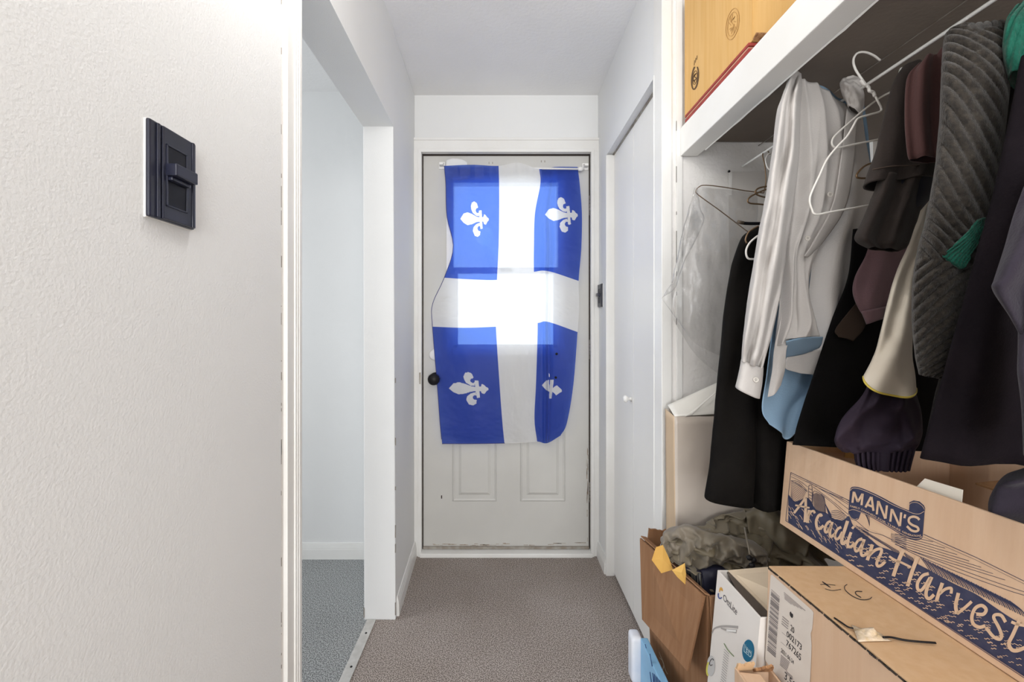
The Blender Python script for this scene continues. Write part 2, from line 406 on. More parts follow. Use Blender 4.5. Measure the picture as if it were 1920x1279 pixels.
# curtain rod brackets stay with the door
for (px, py) in ((829, 311), (1097, 313)):
    b = boxes('rod_bracket', [(dx(px)-.016, dx(px)+.016, DY-.006, DY, dz(py)-.018, dz(py)+.018), (dx(px)-.010, dx(px)+.010, DY-.040, DY-.005, dz(py)-.008, dz(py)+.004)], whitep, door, 0.002)
    boxes('screw_hole', [(dx(px)-.009, dx(px)-.001, DY-.0075, DY-.005, dz(py)+.006, dz(py)+.012), (dx(px)+.004, dx(px)+.010, DY-.0075, DY-.005, dz(py)+.006, dz(py)+.012)], steel, b)
for (px, py) in ((922, 306), (1020, 303)):
    boxes('old_screw_mark', [(dx(px)-.016, dx(px)-.012, DY-.001, DY, dz(py)-.004, dz(py)+.006), (dx(px)+.002, dx(px)+.006, DY-.001, DY, dz(py)-.004, dz(py)+.006)], steel, door)

# ------------------------------------------------------------------ flag and its rod
rod = ptube('curtain_rod', [(836, 314, 2.160), (1096, 317, 2.160)], 2.16, .0050, whitep, sub=1, n=12)
tag(rod, 'thin white curtain rod across the top of the entrance door', 'curtain rod')
lathe('end_cap', [(.008, 0), (.011, .004), (.011, .018), (.007, .024)], P(1084, 317, 2.160), (1, 0, 0), whitep, rod)

fm = bpy.data.materials.new('flag_nylon'); fm.use_nodes = True; nt = fm.node_tree; nt.nodes.clear()
out = nt.nodes.new('ShaderNodeOutputMaterial'); at = nt.nodes.new('ShaderNodeAttribute'); at.attribute_name = 'print'
rp = nt.nodes.new('ShaderNodeValToRGB'); rp.color_ramp.elements[0].position = 0.3; rp.color_ramp.elements[1].position = 0.7
rp.color_ramp.elements[0].color = (0.028, 0.055, 0.33, 1); rp.color_ramp.elements[1].color = (0.80, 0.79, 0.78, 1)
rt = nt.nodes.new('ShaderNodeValToRGB'); rt.color_ramp.elements[0].position = 0.4; rt.color_ramp.elements[1].position = 0.6
rt.color_ramp.elements[0].color = (0.02, 0.13, 0.85, 1); rt.color_ramp.elements[1].color = (0.85, 0.86, 0.88, 1)
rs = nt.nodes.new('ShaderNodeValToRGB'); rs.color_ramp.elements[0].position = 0.4; rs.color_ramp.elements[1].position = 0.6
rs.color_ramp.elements[0].color = (0.34, 0.54, 0.95, 1); rs.color_ramp.elements[1].color = (0.9, 0.9, 0.9, 1); nt.links.new(at.outputs['Fac'], rs.inputs[0])
df = nt.nodes.new('ShaderNodeBsdfPrincipled'); df.inputs['Roughness'].default_value = 0.5; df.inputs['Specular IOR Level'].default_value = 0.35; df.inputs['Sheen Weight'].default_value = 0.1
tl = nt.nodes.new('ShaderNodeBsdfTranslucent'); tr_ = nt.nodes.new('ShaderNodeBsdfTransparent')
m1 = nt.nodes.new('ShaderNodeMixShader'); m1.inputs[0].default_value = 0.30; m2 = nt.nodes.new('ShaderNodeMixShader'); m2.inputs[0].default_value = 0.20
for s_, d_ in ((at.outputs['Fac'], rp.inputs[0]), (at.outputs['Fac'], rt.inputs[0]), (rp.outputs[0], df.inputs['Base Color']), (rt.outputs[0], tl.inputs[0]), (rs.outputs[0], tr_.inputs[0]),
               (df.outputs[0], m1.inputs[1]), (tl.outputs[0], m1.inputs[2]), (m1.outputs[0], m2.inputs[1]), (tr_.outputs[0], m2.inputs[2]), (m2.outputs[0], out.inputs[0])):
    nt.links.new(s_, d_)

FR = [
 [(833, 311), (884, 309), (935, 311), (972, 305), (1011, 317), (1042, 313), (1083, 313)],
 [(836, 345), (886, 345), (936, 345), (974, 345), (1013, 345), (1036, 345), (1087, 345)],
 [(838, 405), (887, 403), (936, 400), (969, 400), (1003, 400), (1030, 400), (1091, 400)],
 [(850, 464), (891, 463), (935, 462), (968, 461), (1001, 460), (1031, 458), (1090, 465)],
 [(833, 521), (881, 524), (932, 525), (966, 518), (1001, 510), (1029, 509), (1085, 527)],
 [(811, 571), (870, 570), (931, 569), (967, 564), (1004, 558), (1029, 556), (1086, 574)],
 [(811, 612), (870, 614), (930, 612), (969, 609), (1008, 605), (1028, 603), (1083, 622)],
 [(820, 722), (878, 722), (937, 722), (970, 720), (1005, 716), (1029, 714), (1075, 722)],
 [(825, 790), (883, 790), (942, 790), (972, 790), (1002, 785), (1028, 790), (1063, 793)],
 [(829, 832), (886, 832), (946, 831), (976, 830), (1007, 828), (1026, 831), (1051, 817)]]
NU, NV = 261, 520
g = crom(crom(np.array(FR, float), NV).transpose(1, 0, 2), NU).transpose(1, 0, 2)
U, V = np.meshgrid(np.linspace(0, 6, NU), np.linspace(0, 9, NV))
white = ((U >= 2) & (U <= 4)) | ((V >= 4) & (V <= 6))
def inpoly(X, Y, poly):
    r = np.zeros(X.shape, bool); n = len(poly)
    for i in range(n):
        (xa, ya), (xb, yb) = poly[i], poly[(i+1) % n]
        c = ((ya > Y) != (yb > Y)) & (X < (xb-xa)*(Y-ya)/((yb-ya) if abs(yb-ya) > 1e-9 else 1e-9)+xa)
        r ^= c
    return r
FL = [[(240, 515), (290, 460), (350, 447), (420, 465), (480, 490), (530, 500), (530, 545), (480, 550), (420, 570), (350, 580), (290, 555)],
      [(400, 385), (415, 348), (450, 335), (490, 352), (512, 400), (483, 408), (473, 425), (478, 444), (500, 456), (522, 450), (522, 488), (480, 483), (430, 455), (408, 420)],
      [(430, 640), (440, 600), (480, 570), (530, 555), (540, 588), (513, 590), (500, 608), (505, 628), (522, 640), (545, 640), (540, 680), (505, 700), (460, 690)],
      [(520, 430), (562, 425), (580, 615), (545, 620)],
      [(562, 500), (590, 495), (600, 465), (630, 480), (640, 495), (670, 510), (672, 530), (650, 545), (630, 575), (600, 570), (590, 545), (566, 540)]]
GX, GY = g[:, :, 0], g[:, :, 1]
SUB = [(ax, ay) for ax in (-.36, 0, .36) for ay in (-.36, 0, .36)]
white = white.astype(np.float32)
def stamp(polys):
    global white
    acc = np.zeros(GX.shape, np.float32)
    for (ax, ay) in SUB:
        h = np.zeros(GX.shape, bool)
        for pl in polys: h |= inpoly(GX+ax, GY+ay, pl)
        acc += h
    white = np.maximum(white, acc/len(SUB))
def fleur(cx, cy, sx, sy):
    stamp([[(cx+(x-458)/5.8125*sx, cy+(y-518)/5.8125*sy) for (x, y) in pl] for pl in FL])
fleur(879, 729, 1, 1); fleur(890, 411, .72, 1.06); fleur(1053, 403, .83, 1.06)
for pl in ([(1255, 480), (1300, 430), (1333, 420), (1338, 552), (1300, 530)], [(1345, 418), (1386, 420), (1360, 625), (1334, 625)], [(1370, 520), (1392, 495), (1420, 480), (1440, 500), (1470, 525), (1475, 548), (1450, 562), (1410, 590), (1395, 570), (1370, 550)], [(1330, 340), (1342, 365), (1340, 395), (1332, 390)]):
    stamp([[(800+x/5.8125, 640+y/5.8125) for (x, y) in pl]])
vs = []
for j in range(NV):
    v = j/(NV-1)
    for i in range(NU):
        u = i/(NU-1); px, py = g[j, i]
        top = math.exp(-v*22)
        Y = 2.150 - top*0.0 - 0.010*math.sin(v*3.1)
        Y -= 0.020*math.exp(-((u*6-5)/.11)**2)*min(1, v*3) - 0.012*math.exp(-((u*6-4.78)/.18)**2)*min(1, max(0, v*3-.3))
        Y += 0.006*math.sin(u*9+v*4)*(.4+v*.6) + 0.004*math.sin(u*21-v*7) + .006*top*math.sin(u*60)
        Y += 0.0045*math.sin((u*1.2+v*1.1)*9.0)*math.exp(-((v-.33)/.2)**2)
        Y += 0.0030*fbm((u*2.2, v*4.5, 3.1), 3.0, 4) + .0016*(1-2*abs(noise.noise(Vector((u*5+v*6, v*9-u*4, 1.3)))))*min(1, .3+v)
        Y += top*.010*abs(math.sin(u*34))*(1 if u < .33 or u > .7 else .2)
        Y = min(Y, 2.168)
        hw = max(0, 1-v/.09)
        Y += hw*((2.176 if u > .69 else 2.143)-.004*abs(math.sin(u*40))-Y)
        vs.append(P(px, py, Y))
flag = mk('hanging_flag', vs, grid_faces(NU, NV), fm, None, True)
a_ = flag.data.attributes.new('print', 'FLOAT', 'POINT'); a_.data.foreach_set('value', white.astype(np.float32).ravel())
tag(flag, 'blue and white flag with white cross and fleurs-de-lis covering the entrance door', 'flag')
thread = mat('hem_thread', lin(60, 60, 120), 0.8)
def row_pts(j, i0, i1, n, off): return [Vector(vs[j*NU+int(i0+(i1-i0)*k/(n-1))])+Vector((0, -off, 0)) for k in range(n)]
tube('hem', [Vector(vs[j*NU])+Vector((0, -.001, 0)) for j in range(0, NV, 13)], .0016, thread, flag, n=5, sub=1)
tube('hem', row_pts(NV-1, 0, int(NU*2/6), 14, .001), .0018, thread, flag, n=5, sub=1)
tube('hem', row_pts(NV-1, int(NU*2/6)+1, int(NU*4/6), 10, .001), .0018, mat('white_hem', lin(215, 213, 210), 0.8), flag, n=5, sub=1)
hm = mat('white_sleeve_cloth', lin(226, 225, 224), 0.8)
sheet('header_tape', [[(836, 300, 2.172), (850, 297, 2.17), (868, 299, 2.172), (876, 305, 2.172)], [(836, 318, 2.172), (850, 316, 2.172), (868, 317, 2.172), (876, 316, 2.172)]], 14, 8, hm, flag, wr=.003, ws=40)
for (px, py, lab_) in ((1043.5, 663.5, 'upper black pin just under the window light on the flag'), (1042, 708, 'lower black pin touching the folded fleur-de-lis on the flag')):
    b = lathe('pushpin', [(.006, 0), (.0065, .003), (.005, .007), (.001, .009)], P(px, py, 2.118), (0, -1, 0), blackm, None, 14)
    tag(b, lab_, 'pin', 'black pins in the flag')
    lathe('pin_needle', [(.0009, -.03), (.0009, 0)], P(px, py, 2.118), (0, -1, 0), steel, b, 6)

# ------------------------------------------------------------------ closet folding doors
bif = struct(boxes('door_2', [(0.537, 0.565, 1.702, 1.992, 0.012, 1.985)], closetm, bevel=0.002))
boxes('closet_leaf', [(0.537, 0.565, 1.40, 1.699, 0.012, 1.985)], closetm, bif, 0.002)
boxes('top_track', [(0.532, 0.57, 1.39, 1.995, 1.984, 1.993)], steel, bif)
kp = (0.537, 1.725, CH+(VY-748)/F*1.725)
lathe('closet_knob', [(.009, 0), (.006, .006), (.006, .014), (.014, .020), (.015, .026), (.011, .032), (.002, .034)], kp, (-1, 0, 0), whitep, bif)
# ------------------------------------------------------------------ transition strip
st = boxes('transition_strip', [(-0.533, -0.497, 0.88, 1.686, 0.0, 0.004)], alum, None, 0.0012)
tag(st, 'flat aluminium carpet strip across the side room opening', 'floor strip')
for y in (1.03, 1.24, 1.45, 1.61):
    lathe('screw', [(.0045, 0), (.003, .0016)], (-0.513, y, .004), (0, 0, 1), blackm, st, 10)

# ------------------------------------------------------------------ switches
def switch(label, X, side, yc, zc):
    """plate on a wall at X, facing side (+1/-1 in x); dimmer style slider"""
    e = thing('light_switch', label, 'light switch', (X, yc, zc-.058))
    def bx(name, lst, m, bev=0.001, par=e):
        return boxes(name, [tuple((min(X+side*a[0], X+side*a[1]), max(X+side*a[0], X+side*a[1]), yc+a[2], yc+a[3], zc+a[4], zc+a[5])) for a in lst], m, par, bev)
    bx('back_plate', [(0, .003, -.0365, .0365, -.0585, .0575)], whitep)
    pl = bx('cover_plate', [(.002, .0075, -.0365, .0365, -.0575, .0575)], blackp, .0025)
    bx('raised_field', [(.007, .0105, -.020, .0345, -.056, .056)], blackp, .0015)
    bx('ridge', [(.0075, .0098, -.027, -.0225, -.056, .056), (.0095, .0118, .027, .0315, -.056, .056)], blackp, .001)
    bx('slot_rim', [(.0095, .0118, -.0155, -.0135, -.040, .036), (.0095, .0118, .0165, .0185, -.040, .036), (.0095, .0118, -.0155, .0185, .034, .036), (.0095, .0118, -.0155, .0185, -.040, -.038)], blackp, .0005)
    bx('slot', [(.0098, .0108, -.0135, .0165, -.038, .034)], mat('slot_black', lin(14, 15, 24), 0.4), 0)
    bx('slider', [(.010, .024, -.0165, .020, -.003, .012), (.010, .017, -.014, .017, -.008, -.003)], blackp, .0018)
    return e
switch('black dimmer switch plate on the wide left wall', -0.416, 1, 0.527, 1.358)
switch('black switch plate beside the entrance door hinges', 0.505, -1, 2.10, 1.17+60/F*2.12)
# ------------------------------------------------------------------ closet shelf
e = thing('closet_shelf', 'white painted shelf with thick front rail above the hanging clothes', 'shelf', (0.85, 0.5, 1.70))
boxes('shelf_board', [(0.60, 1.149, -0.4, 1.3015, 1.745, 1.785)], mat('shaded_shelf_board', lin(122, 111, 102), .8, lin(114, 104, 96), 6, .3, 120), e)  # white board darkened, the shade under the shelf is in its colour
boxes('front_rail', [(0.556, 0.609, -0.4, 1.3015, 1.70, 1.787)], trimm, e, 0.003)
vv = []; ff = []
N = 90
for k in range(N):
    y = -0.2+1.45*k/(N-1); d = 0.001+0.003*max(0, fbm((y*9, 0, 0), 1.7, 4))
    vv += [(0.6065, y, 1.6995), (0.6085+d, y, 1.698-d*.3)]
for k in range(N-1): ff.append((2*k, 2*k+1, 2*k+3, 2*k+2))
mk('peeling_paint_edge', vv, ff, whitep, e, solid=.0008)

# ------------------------------------------------------------------ cartons
def carton(e, bot, top, z0, z1, m, t=0.005, skip_bottom=False):
    """four separate walls and a bottom from 4 bottom and 4 top (x, y) corners"""
    names = ['side_panel']*4; n = 4
    cb = Vector((sum(p[0] for p in bot)/4, sum(p[1] for p in bot)/4)); ct = Vector((sum(p[0] for p in top)/4, sum(p[1] for p in top)/4))
    def inn(p, c):
        d = (c-Vector(p)); return Vector(p)+Vector((math.copysign(t, d.x), math.copysign(t, d.y)))
    ob = []
    for k in range(4):
        a, b = bot[k], bot[(k+1) % 4]; c, d = top[k], top[(k+1) % 4]
        ai, bi = inn(a, cb), inn(b, cb); ci, di = inn(c, ct), inn(d, ct)
        zz0 = z0; zt = z1 if not isinstance(z1, (list, tuple)) else None
        za, zb = (zt, zt) if zt is not None else (z1[k], z1[(k+1) % 4])
        bm = bmesh.new()
        hexa(bm, [(a[0], a[1], zz0), (b[0], b[1], zz0), (bi[0], bi[1], zz0), (ai[0], ai[1], zz0)],
             [(c[0], c[1], za), (d[0], d[1], zb), (di[0], di[1], zb), (ci[0], ci[1], za)])
        ob.append(bobj('side_panel', bm, m, e, 0.0012))
    bm = bmesh.new()
    ib = [inn(p, cb) for p in bot]
    hexa(bm, [(p[0], p[1], z0+.001) for p in ib], [(p[0], p[1], z0+t) for p in ib]); bobj('bottom_panel', bm, m, e)
    return ob
def slab(name, q, t, m, e, bev=0.001, jag=0):
    """board from a 3D quad with thickness t"""
    q = [Vector(p) for p in q]; n = (q[1]-q[0]).cross(q[3]-q[0]).normalized()*t
    if jag:
        k = 14; vs = []; 
        for i in range(k+1):
            f = i/k; a = q[0].lerp(q[1], f); b = q[3].lerp(q[2], f); b = b+(b-a).normalized()*jag*fbm((f*11, q[0].x*30, 1), 1.0, 4)
            vs += [a, b, a+n, b+n]
        fs = []
        for i in range(k):
            o_ = 4*i; p_ = o_+4
            fs += [(o_, o_+1, p_+1, p_), (o_+2, p_+2, p_+3, o_+3), (o_+1, o_+3, p_+3, p_+1), (o_, p_, p_+2, o_+2)]
        fs += [(0, 2, 3, 1), (4*k, 4*k+1, 4*k+3, 4*k+2)]
        return mk(name, vs, fs, m, e)
    bm = bmesh.new(); hexa(bm, q, [p+n for p in q]); return bobj(name, bm, m, e, bev)
ink = mat('navy_print_ink', lin(50, 54, 82), 0.7, lin(64, 66, 90), 60)
tan_ink = mat('bare_board_lettering', lin(214, 182, 152), 0.8, lin(218, 187, 158), 40)
dk_ink = mat('dark_grey_ink', lin(52, 48, 50), 0.8)
tape = mat('clear_tape', lin(214, 190, 160), 0.18, spec=0.8)

# --- golden carton on the shelf
e = thing('shelf_carton', 'golden corrugated carton on the white shelf above the clothes', 'box', (0.75, 1.1, 1.80))
gx = 0.562
carton(e, [(gx, .94), (.93, .95), (.93, 1.285), (gx, 1.285)], [(gx, .94), (.93, .95), (.93, 1.285), (gx, 1.285)], 1.811, 2.17, card_gold)
slab('top_flap', [(gx, .94, 2.17), (gx, 1.285, 2.17), (.745, 1.285, 2.172), (.745, .94, 2.172)], .004, card_gold, e)
slab('top_flap', [(.93, .95, 2.17), (.93, 1.285, 2.17), (.747, 1.285, 2.172), (.747, .95, 2.172)], -.004, card_gold, e)
slab('bottom_flap_edge', [(gx, .938, 1.813), (.93, .948, 1.813), (.93, .934, 1.822), (gx, .926, 1.820)], .004, card_edge, e)
pr = Print((gx, 1, 1.9), (-1, 0, 0), .0008)
def ell(p, cx, cy, rx, ry, tilt, w, n=28, a0=0, a1=2*math.pi):
    pts = []
    for k in range(n+1):
        a = a0+(a1-a0)*k/n; x = rx*math.cos(a); y = ry*math.sin(a)
        pts.append((cx+x*math.cos(tilt)-y*math.sin(tilt), cy+x*math.sin(tilt)+y*math.cos(tilt)))
    p.stroke(pts, w, sub=1)
ell(pr, 1303.5, 145.5, 6.0, 22, .10, 2.6, a0=-1.2, a1=4.3); ell(pr, 1303.5, 145.5, 4, 13, .12, 1.1)
pr.stroke([(1301, 152), (1306, 147), (1302, 143), (1306, 137)], 1.8); pr.stroke([(1303, 155), (1300, 147), (1304, 139)], 1.5)
for k in range(3): pr.stroke([(1302+k*2.4, 123-k*5.5), (1302.6+k*2.4, 113-k*4.5)], .9, sub=1)
pr.build('recycling_stamp', mat('stamp_ink', lin(92, 70, 48), 0.8), e)
pr = Print((gx, 1, 1.9), (-1, 0, 0), .0008)
ell(pr, 1374, 45, 11.5, 30, .18, 1.0); ell(pr, 1374, 45, 8.6, 23, .18, .8)
for k in range(9):
    a = k*.698; pr.stroke([(1374+3*math.cos(a), 45+8*math.sin(a)), (1374+7*math.cos(a+.5), 45+19*math.sin(a+.5))], 1.0, sub=1)
pr.stroke([(1370, 58), (1376, 48), (1372, 40), (1378, 32)], 1.0)
pr.build('round_emblem', mat('stamp_ink_pale', lin(176, 132, 76), 0.8), e)
redm = mat('red_card', lin(158, 66, 58), 0.6, lin(140, 52, 48), 20)
e2 = thing('red_folder', 'flat red folder lying under the golden carton on the shelf', 'folder', (0.7, 1.1, 1.787))
boxes('cover', [(0.557, .84, 0.945, 1.27, 1.8035, 1.8105), (0.557, .84, 0.945, 1.27, 1.7875, 1.7975)], redm, e2, .0006)
boxes('paper_block', [(0.559, .835, 0.95, 1.265, 1.7975, 1.8035)], mat('aged_paper', lin(196, 150, 128), 0.9), e2)

# --- dark kraft carton on the floor
A, B, C_, D = (.468, 1.285), (.505, 1.013), (.80, 1.03), (.77, 1.295)
ZB = .525
e = thing('open_carton', 'battered dark brown open carton on the floor holding an olive jacket', 'box', (0.62, 1.15, 0))
carton(e, [B, C_, D, A], [(.496, 1.013), (.80, 1.03), (.77, 1.295), (.44, 1.285)], 0, ZB, card_brown)
flp = slab('folded_flap', [(.425, 1.285, ZB+.004), (.486, 1.006, ZB+.004), (.452, 1.02, ZB-.187), (.424, 1.262, ZB-.228)], .006, card_brown, e)
slab('flap_crease', [(.428, 1.285, ZB+.008), (.489, 1.006, ZB+.008), (.500, 1.006, ZB+.004), (.445, 1.285, ZB+.004)], .004, card_brown, e)
slab('inner_flap', [(.444, 1.282, ZB-.03), (.55, 1.288, ZB-.03), (.552, 1.286, ZB+.028), (.45, 1.28, ZB+.036)], .005, card_brown, e, jag=.006)
slab('near_flap', [(.500, 1.006, ZB+.003), (.80, 1.022, ZB+.003), (.79, 1.012, ZB-.16), (.51, 1.000, ZB-.16)], .005, card_brown, e)
# torn white scuffs
pr = Print((.478, 1.15, .2), Vector((-.985, -.17, 0)), .004)
pr.stroke([(1238, 1222), (1243, 1235), (1247, 1246), (1246, 1252), (1243, 1262)], (1.2, 2.4), taper=True)
pr.stroke([(1247, 1246), (1250, 1256), (1254, 1264)], 1.2); pr.stroke([(1244, 1238), (1239, 1233)], .9)
pr.build('torn_scuff', mat('scuff_white', lin(204, 184, 160), 0.9), e)

# --- manila paper
man = mat('manila_paper', lin(206, 164, 88), 0.7, lin(192, 146, 70), 12)
def creased(px):
    return mk('manila_sheet', [P(*q) for q in px], [(0, k, k+1) for k in range(1, len(px)-1)]+[(0, len(px)-1, 1)], man, None, False, .0012)
o = creased([(1243, 1048, 1.088), (1230, 1026, 1.105), (1243, 1022, 1.10), (1254, 1046, 1.09), (1262, 1068, 1.08), (1240, 1075, 1.085), (1222, 1050, 1.10)])
tag(o, 'crumpled yellow manila sheet poking over the dark brown carton rim', 'paper')
o = creased([(1278, 1074, 1.04), (1260, 1069, 1.055), (1284, 1056, 1.05), (1286, 1076, 1.045), (1285, 1096, 1.04), (1270, 1082, 1.048)])
tag(o, 'small pointed yellow manila scrap under the olive jacket', 'paper')

# --- silvery paper bag standing in the carton
bagm = mat('waxed_paper', lin(190, 178, 166), 0.3, lin(200, 190, 180), 3, .3, 14, spec=.6)
bagw = mat('bag_inner_white', lin(224, 220, 212), 0.6)
e = thing('paper_bag', 'tall waxed paper bag standing against the closet end wall', 'bag', (0.66, 1.24, .02))
def bagface(name, q, m, amp, nu=26, nv=40, sd=0):
    q = [Vector(p) for p in q]; vs = []
    n = (q[1]-q[0]).cross(q[3]-q[0]).normalized()
    for j in range(nv):
        for i in range(nu):
            u, v = i/(nu-1), j/(nv-1); p = q[0].lerp(q[1], u).lerp(q[3].lerp(q[2], u), v)
            ed = min(1, 6*u*(1-u))*min(1, 6*v*(1-v)+.1)
            vs.append(p+n*amp*ed*fbm((p.x+sd, p.y, p.z), 7, 3))
    return mk(name, vs, grid_faces(nu, nv), m, e, True, .001)
bx0, bx1, by0, by1, bz0, bz1 = .500, .745, 1.215, 1.277, .02, .925
bagface('front_face', [(bx0+.012, by0, bz0), (bx1, by0, bz0), (bx1, by0, bz1-.01), (bx0+.002, by0, bz1-.01)], bagm, .010)
bagface('side_face', [(bx0+.008, by1, bz0), (bx0+.012, by0, bz0), (bx0+.002, by0, bz1-.01), (bx0, by1, bz1)], mat('bag_side', lin(196, 172, 144), 0.6), .004, 8, 40)
bagface('back_face', [(bx1, by1, bz0), (bx0+.008, by1, bz0), (bx0, by1, bz1), (bx1, by1, bz1)], bagm, .002, 8, 8)
bagface('side_face', [(bx1, by0, bz0), (bx1, by1, bz0), (bx1, by1, bz1), (bx1, by0, bz1-.01)], bagm, .003, 6, 10)
bagface('folded_top', [(bx0+.002, by0-.001, bz1-.01), (bx1, by0-.001, bz1+.004), (bx1, by1-.003, bz1+.12), (bx0+.006, by1-.003, bz1+.012)], bagw, .004, 16, 8)
bagface('top_fold', [(bx0+.05, by0-.003, bz1-.006), (bx0+.03, by0-.003, bz1-.010), (bx1, by1-.012, bz1+.13), (bx1, by1-.012, bz1+.142)], bagw, .001, 8, 12)
# --- light blue paper pack beside the carton
bl = mat('sky_blue_wrapper', lin(128, 176, 212), 0.4, lin(140, 186, 218), 8)
e = thing('tissue_pack', 'light blue paper pack with white end beside the dark brown carton', 'pack', (.425, 1.1, 0))
boxes('wrapper', [(.410, .432, .90, 1.235, 0, .262)], bl, e, .003)
bm = bmesh.new(); box(bm, .384, .416, 1.228, 1.272, .13, .265); bobj('white_end', bm, mat('white_film', lin(222, 224, 230), .5, lin(206, 212, 224), 14, .4, 30), e, .012, True, 4)
pr = Print((.410, 1.1, .2), (-1, 0, 0), .0006)
for k in range(9):
    x = 1227+k*1.7; pr.stroke([(x, 1264+k*1.9), (x, 1279+k*1.9)], .7 if k % 3 else 1.3, sub=1)
pr.build('barcode_print', mat('blue_ink', lin(38, 66, 120), .7), e); pr = Print((.410, 1.1, .2), (-1, 0, 0), .0006)
for (xa, ya, xb, yb) in ((1210, 1208, 1212, 1216), (1219, 1226, 1223, 1250), (1219, 1260, 1223, 1290), (1224, 1262, 1226, 1280)):
    pr = Print((.410, 1.1, .2), (-1, 0, 0), .0006); pr.stroke([(xa, ya), (xb, yb)], 1.4, sub=1); pr.build('caption_print', mat('blue_ink', lin(38, 66, 120), .7), e)

# --- white lamp box
ottm = mat('white_glossy_card', lin(232, 226, 220), 0.35, lin(228, 221, 214), 4)
OX = .510
e = thing('lamp_carton', 'white lamp carton with OttLite lettering and open flaps', 'box', (.57, .92, 0))
carton(e, [(.453, .826), (.57, .826), (.57, .986), (.453, .986)], [(OX, .826), (.62, .826), (.62, .989), (OX, .989)], 0, .602, ottm, .003)
slab('dark_inner_flap', [(.53, .985, .600), (.61, .985, .602), (.60, .83, .57), (.52, .83, .55)], .003, mat('grey_board', lin(96, 86, 78), .8), e)
slab('open_flap', [(.532, .985, .604), (.625, .985, .612), (.645, .84, .606), (.572, .85, .566)], .003, mat('cream_card', lin(226, 208, 182), .6, lin(216, 196, 170), 10), e)
nrm = Vector((0, 1, 0)).cross(Vector((OX-.453, 0, .602))).normalized()
if nrm.x > 0: nrm = -nrm
p0 = Vector((OX, .9, .602))
def c7(x, y): return (1310+x/5.586, 1050+y/5.586)
pr = Print(p0, nrm, .0007); pr.text('OttLite', quad(c7(258, 418), c7(398, 580), c7(412, 515), c7(262, 350)), .004); pr.build('lettering', mat('grey_letter', lin(104, 98, 100), .7), e)
pr = Print(p0, nrm, .0007); ell(pr, *c7(230, 362), 3.9, 7.6, .1, 2.4, a0=.7, a1=3.4); pr.build('logo_ring', mat('logo_blue', lin(86, 98, 150), .6), e)
pr = Print(p0, nrm, .0007)
for k in range(9): 
    a = -.4-k*.33; x, y = c7(236, 335); pr.stroke([(x+2*math.cos(a), y+3.4*math.sin(a)), (x+4.2*math.cos(a), y+9*math.sin(a))], (1.5, .6), sub=1)
pr.build('logo_sunburst', mat('logo_gold', lin(226, 168, 70), .6), e)
pr = Print(p0, nrm, .0006); pr.stroke([c7(140, 770), c7(165, 722), c7(220, 700), c7(300, 696), c7(415, 706)], (2.0, 5.0)); pr.stroke([c7(235, 715), c7(300, 735), c7(400, 750)], (2, 7)); pr.build('lamp_picture', mat('picture_grey', lin(168, 162, 158), .6), e)
pr = Print(p0, nrm, .0009); pr.stroke([c7(295, 738), c7(345, 742), c7(395, 746)], 4); pr.build('lamp_tube_picture', whitep, e)
pr = Print(p0, nrm, .0007); cx, cy = c7(522, 952)
pr.poly([(cx+11*math.cos(a)*1.0-2.5*math.sin(a), cy+20.5*math.sin(a)+3.5*math.cos(a)) for a in [k*2*math.pi/32 for k in range(32)]]); pr.build('blue_badge', mat('badge_teal', lin(24, 106, 140), .4), e)
pr = Print(p0, nrm, .0011); pr.text('LED', quad(c7(478, 960), c7(556, 1030), c7(560, 975), c7(478, 905)), .01); pr.text('Natural', quad(c7(482, 915), c7(560, 985), c7(562, 955), c7(482, 868)), 0); pr.build('badge_lettering', mat('badge_pale', lin(196, 220, 226), .5), e)
pr = Print(p0, nrm, .0007); pr.stroke([c7(268, 875), c7(310, 945), c7(372, 1012)], 1.6); pr.build('green_caption', mat('caption_green', lin(122, 140, 96), .7), e)
pr = Print(p0, nrm, .0007)
for k in range(15): x, y = 270-k*3.0, 935+k*26; pr.stroke([c7(x, y), c7(x+52, y+52)], .8, sub=1)
pr.build('small_print', mat('print_grey', lin(150, 144, 140), .7), e)
pr = Print(p0, nrm, .0007); x, y = c7(132, 1110); pr.poly([(x+7.5*math.cos(a)-2*math.sin(a), y+19*math.sin(a)+4*math.cos(a)) for a in [k*2*math.pi/28 for k in range(28)]]); pr.build('round_inset_picture', mat('inset_grey', lin(196, 194, 192), .5), e)
pr = Print(p0, nrm, .001); ell(pr, *c7(128, 1120), 6.2, 17, .2, 3.0, a0=1.7, a1=3.6); pr.build('yellow_crescent', mat('crescent_yellow', lin(214, 206, 92), .5), e)
pr = Print(p0, nrm, .0012); ell(pr, *c7(140, 1072), 3.2, 6.5, .3, 1.2, a0=.6, a1=5.6); pr.build('inset_swirl', dk_ink, e)

# --- small torn carton in front
e = thing('small_carton', 'small torn tan carton wedged before the white lamp carton', 'box', (.47, .7, 0))
carton(e, [(.440, .55), (.508, .55), (.508, .795), (.442, .795)], [(.440, .55), (.508, .55), (.508, .795), (.442, .795)], 0, .530, card_tan, .004)
slab('torn_flap', [(.443, .794, .528), (.472, .794, .528), (.474, .788, .545), (.444, .79, .541)], .004, card_kraft, e, jag=.006)
slab('torn_flap', [(.473, .79, .53), (.508, .79, .53), (.506, .78, .548), (.474, .78, .540)], .004, card_edge, e, jag=.010)
slab('top_flap', [(.446, .56, .529), (.446, .785, .529), (.478, .775, .533), (.478, .56, .533)], .003, card_tan, e)

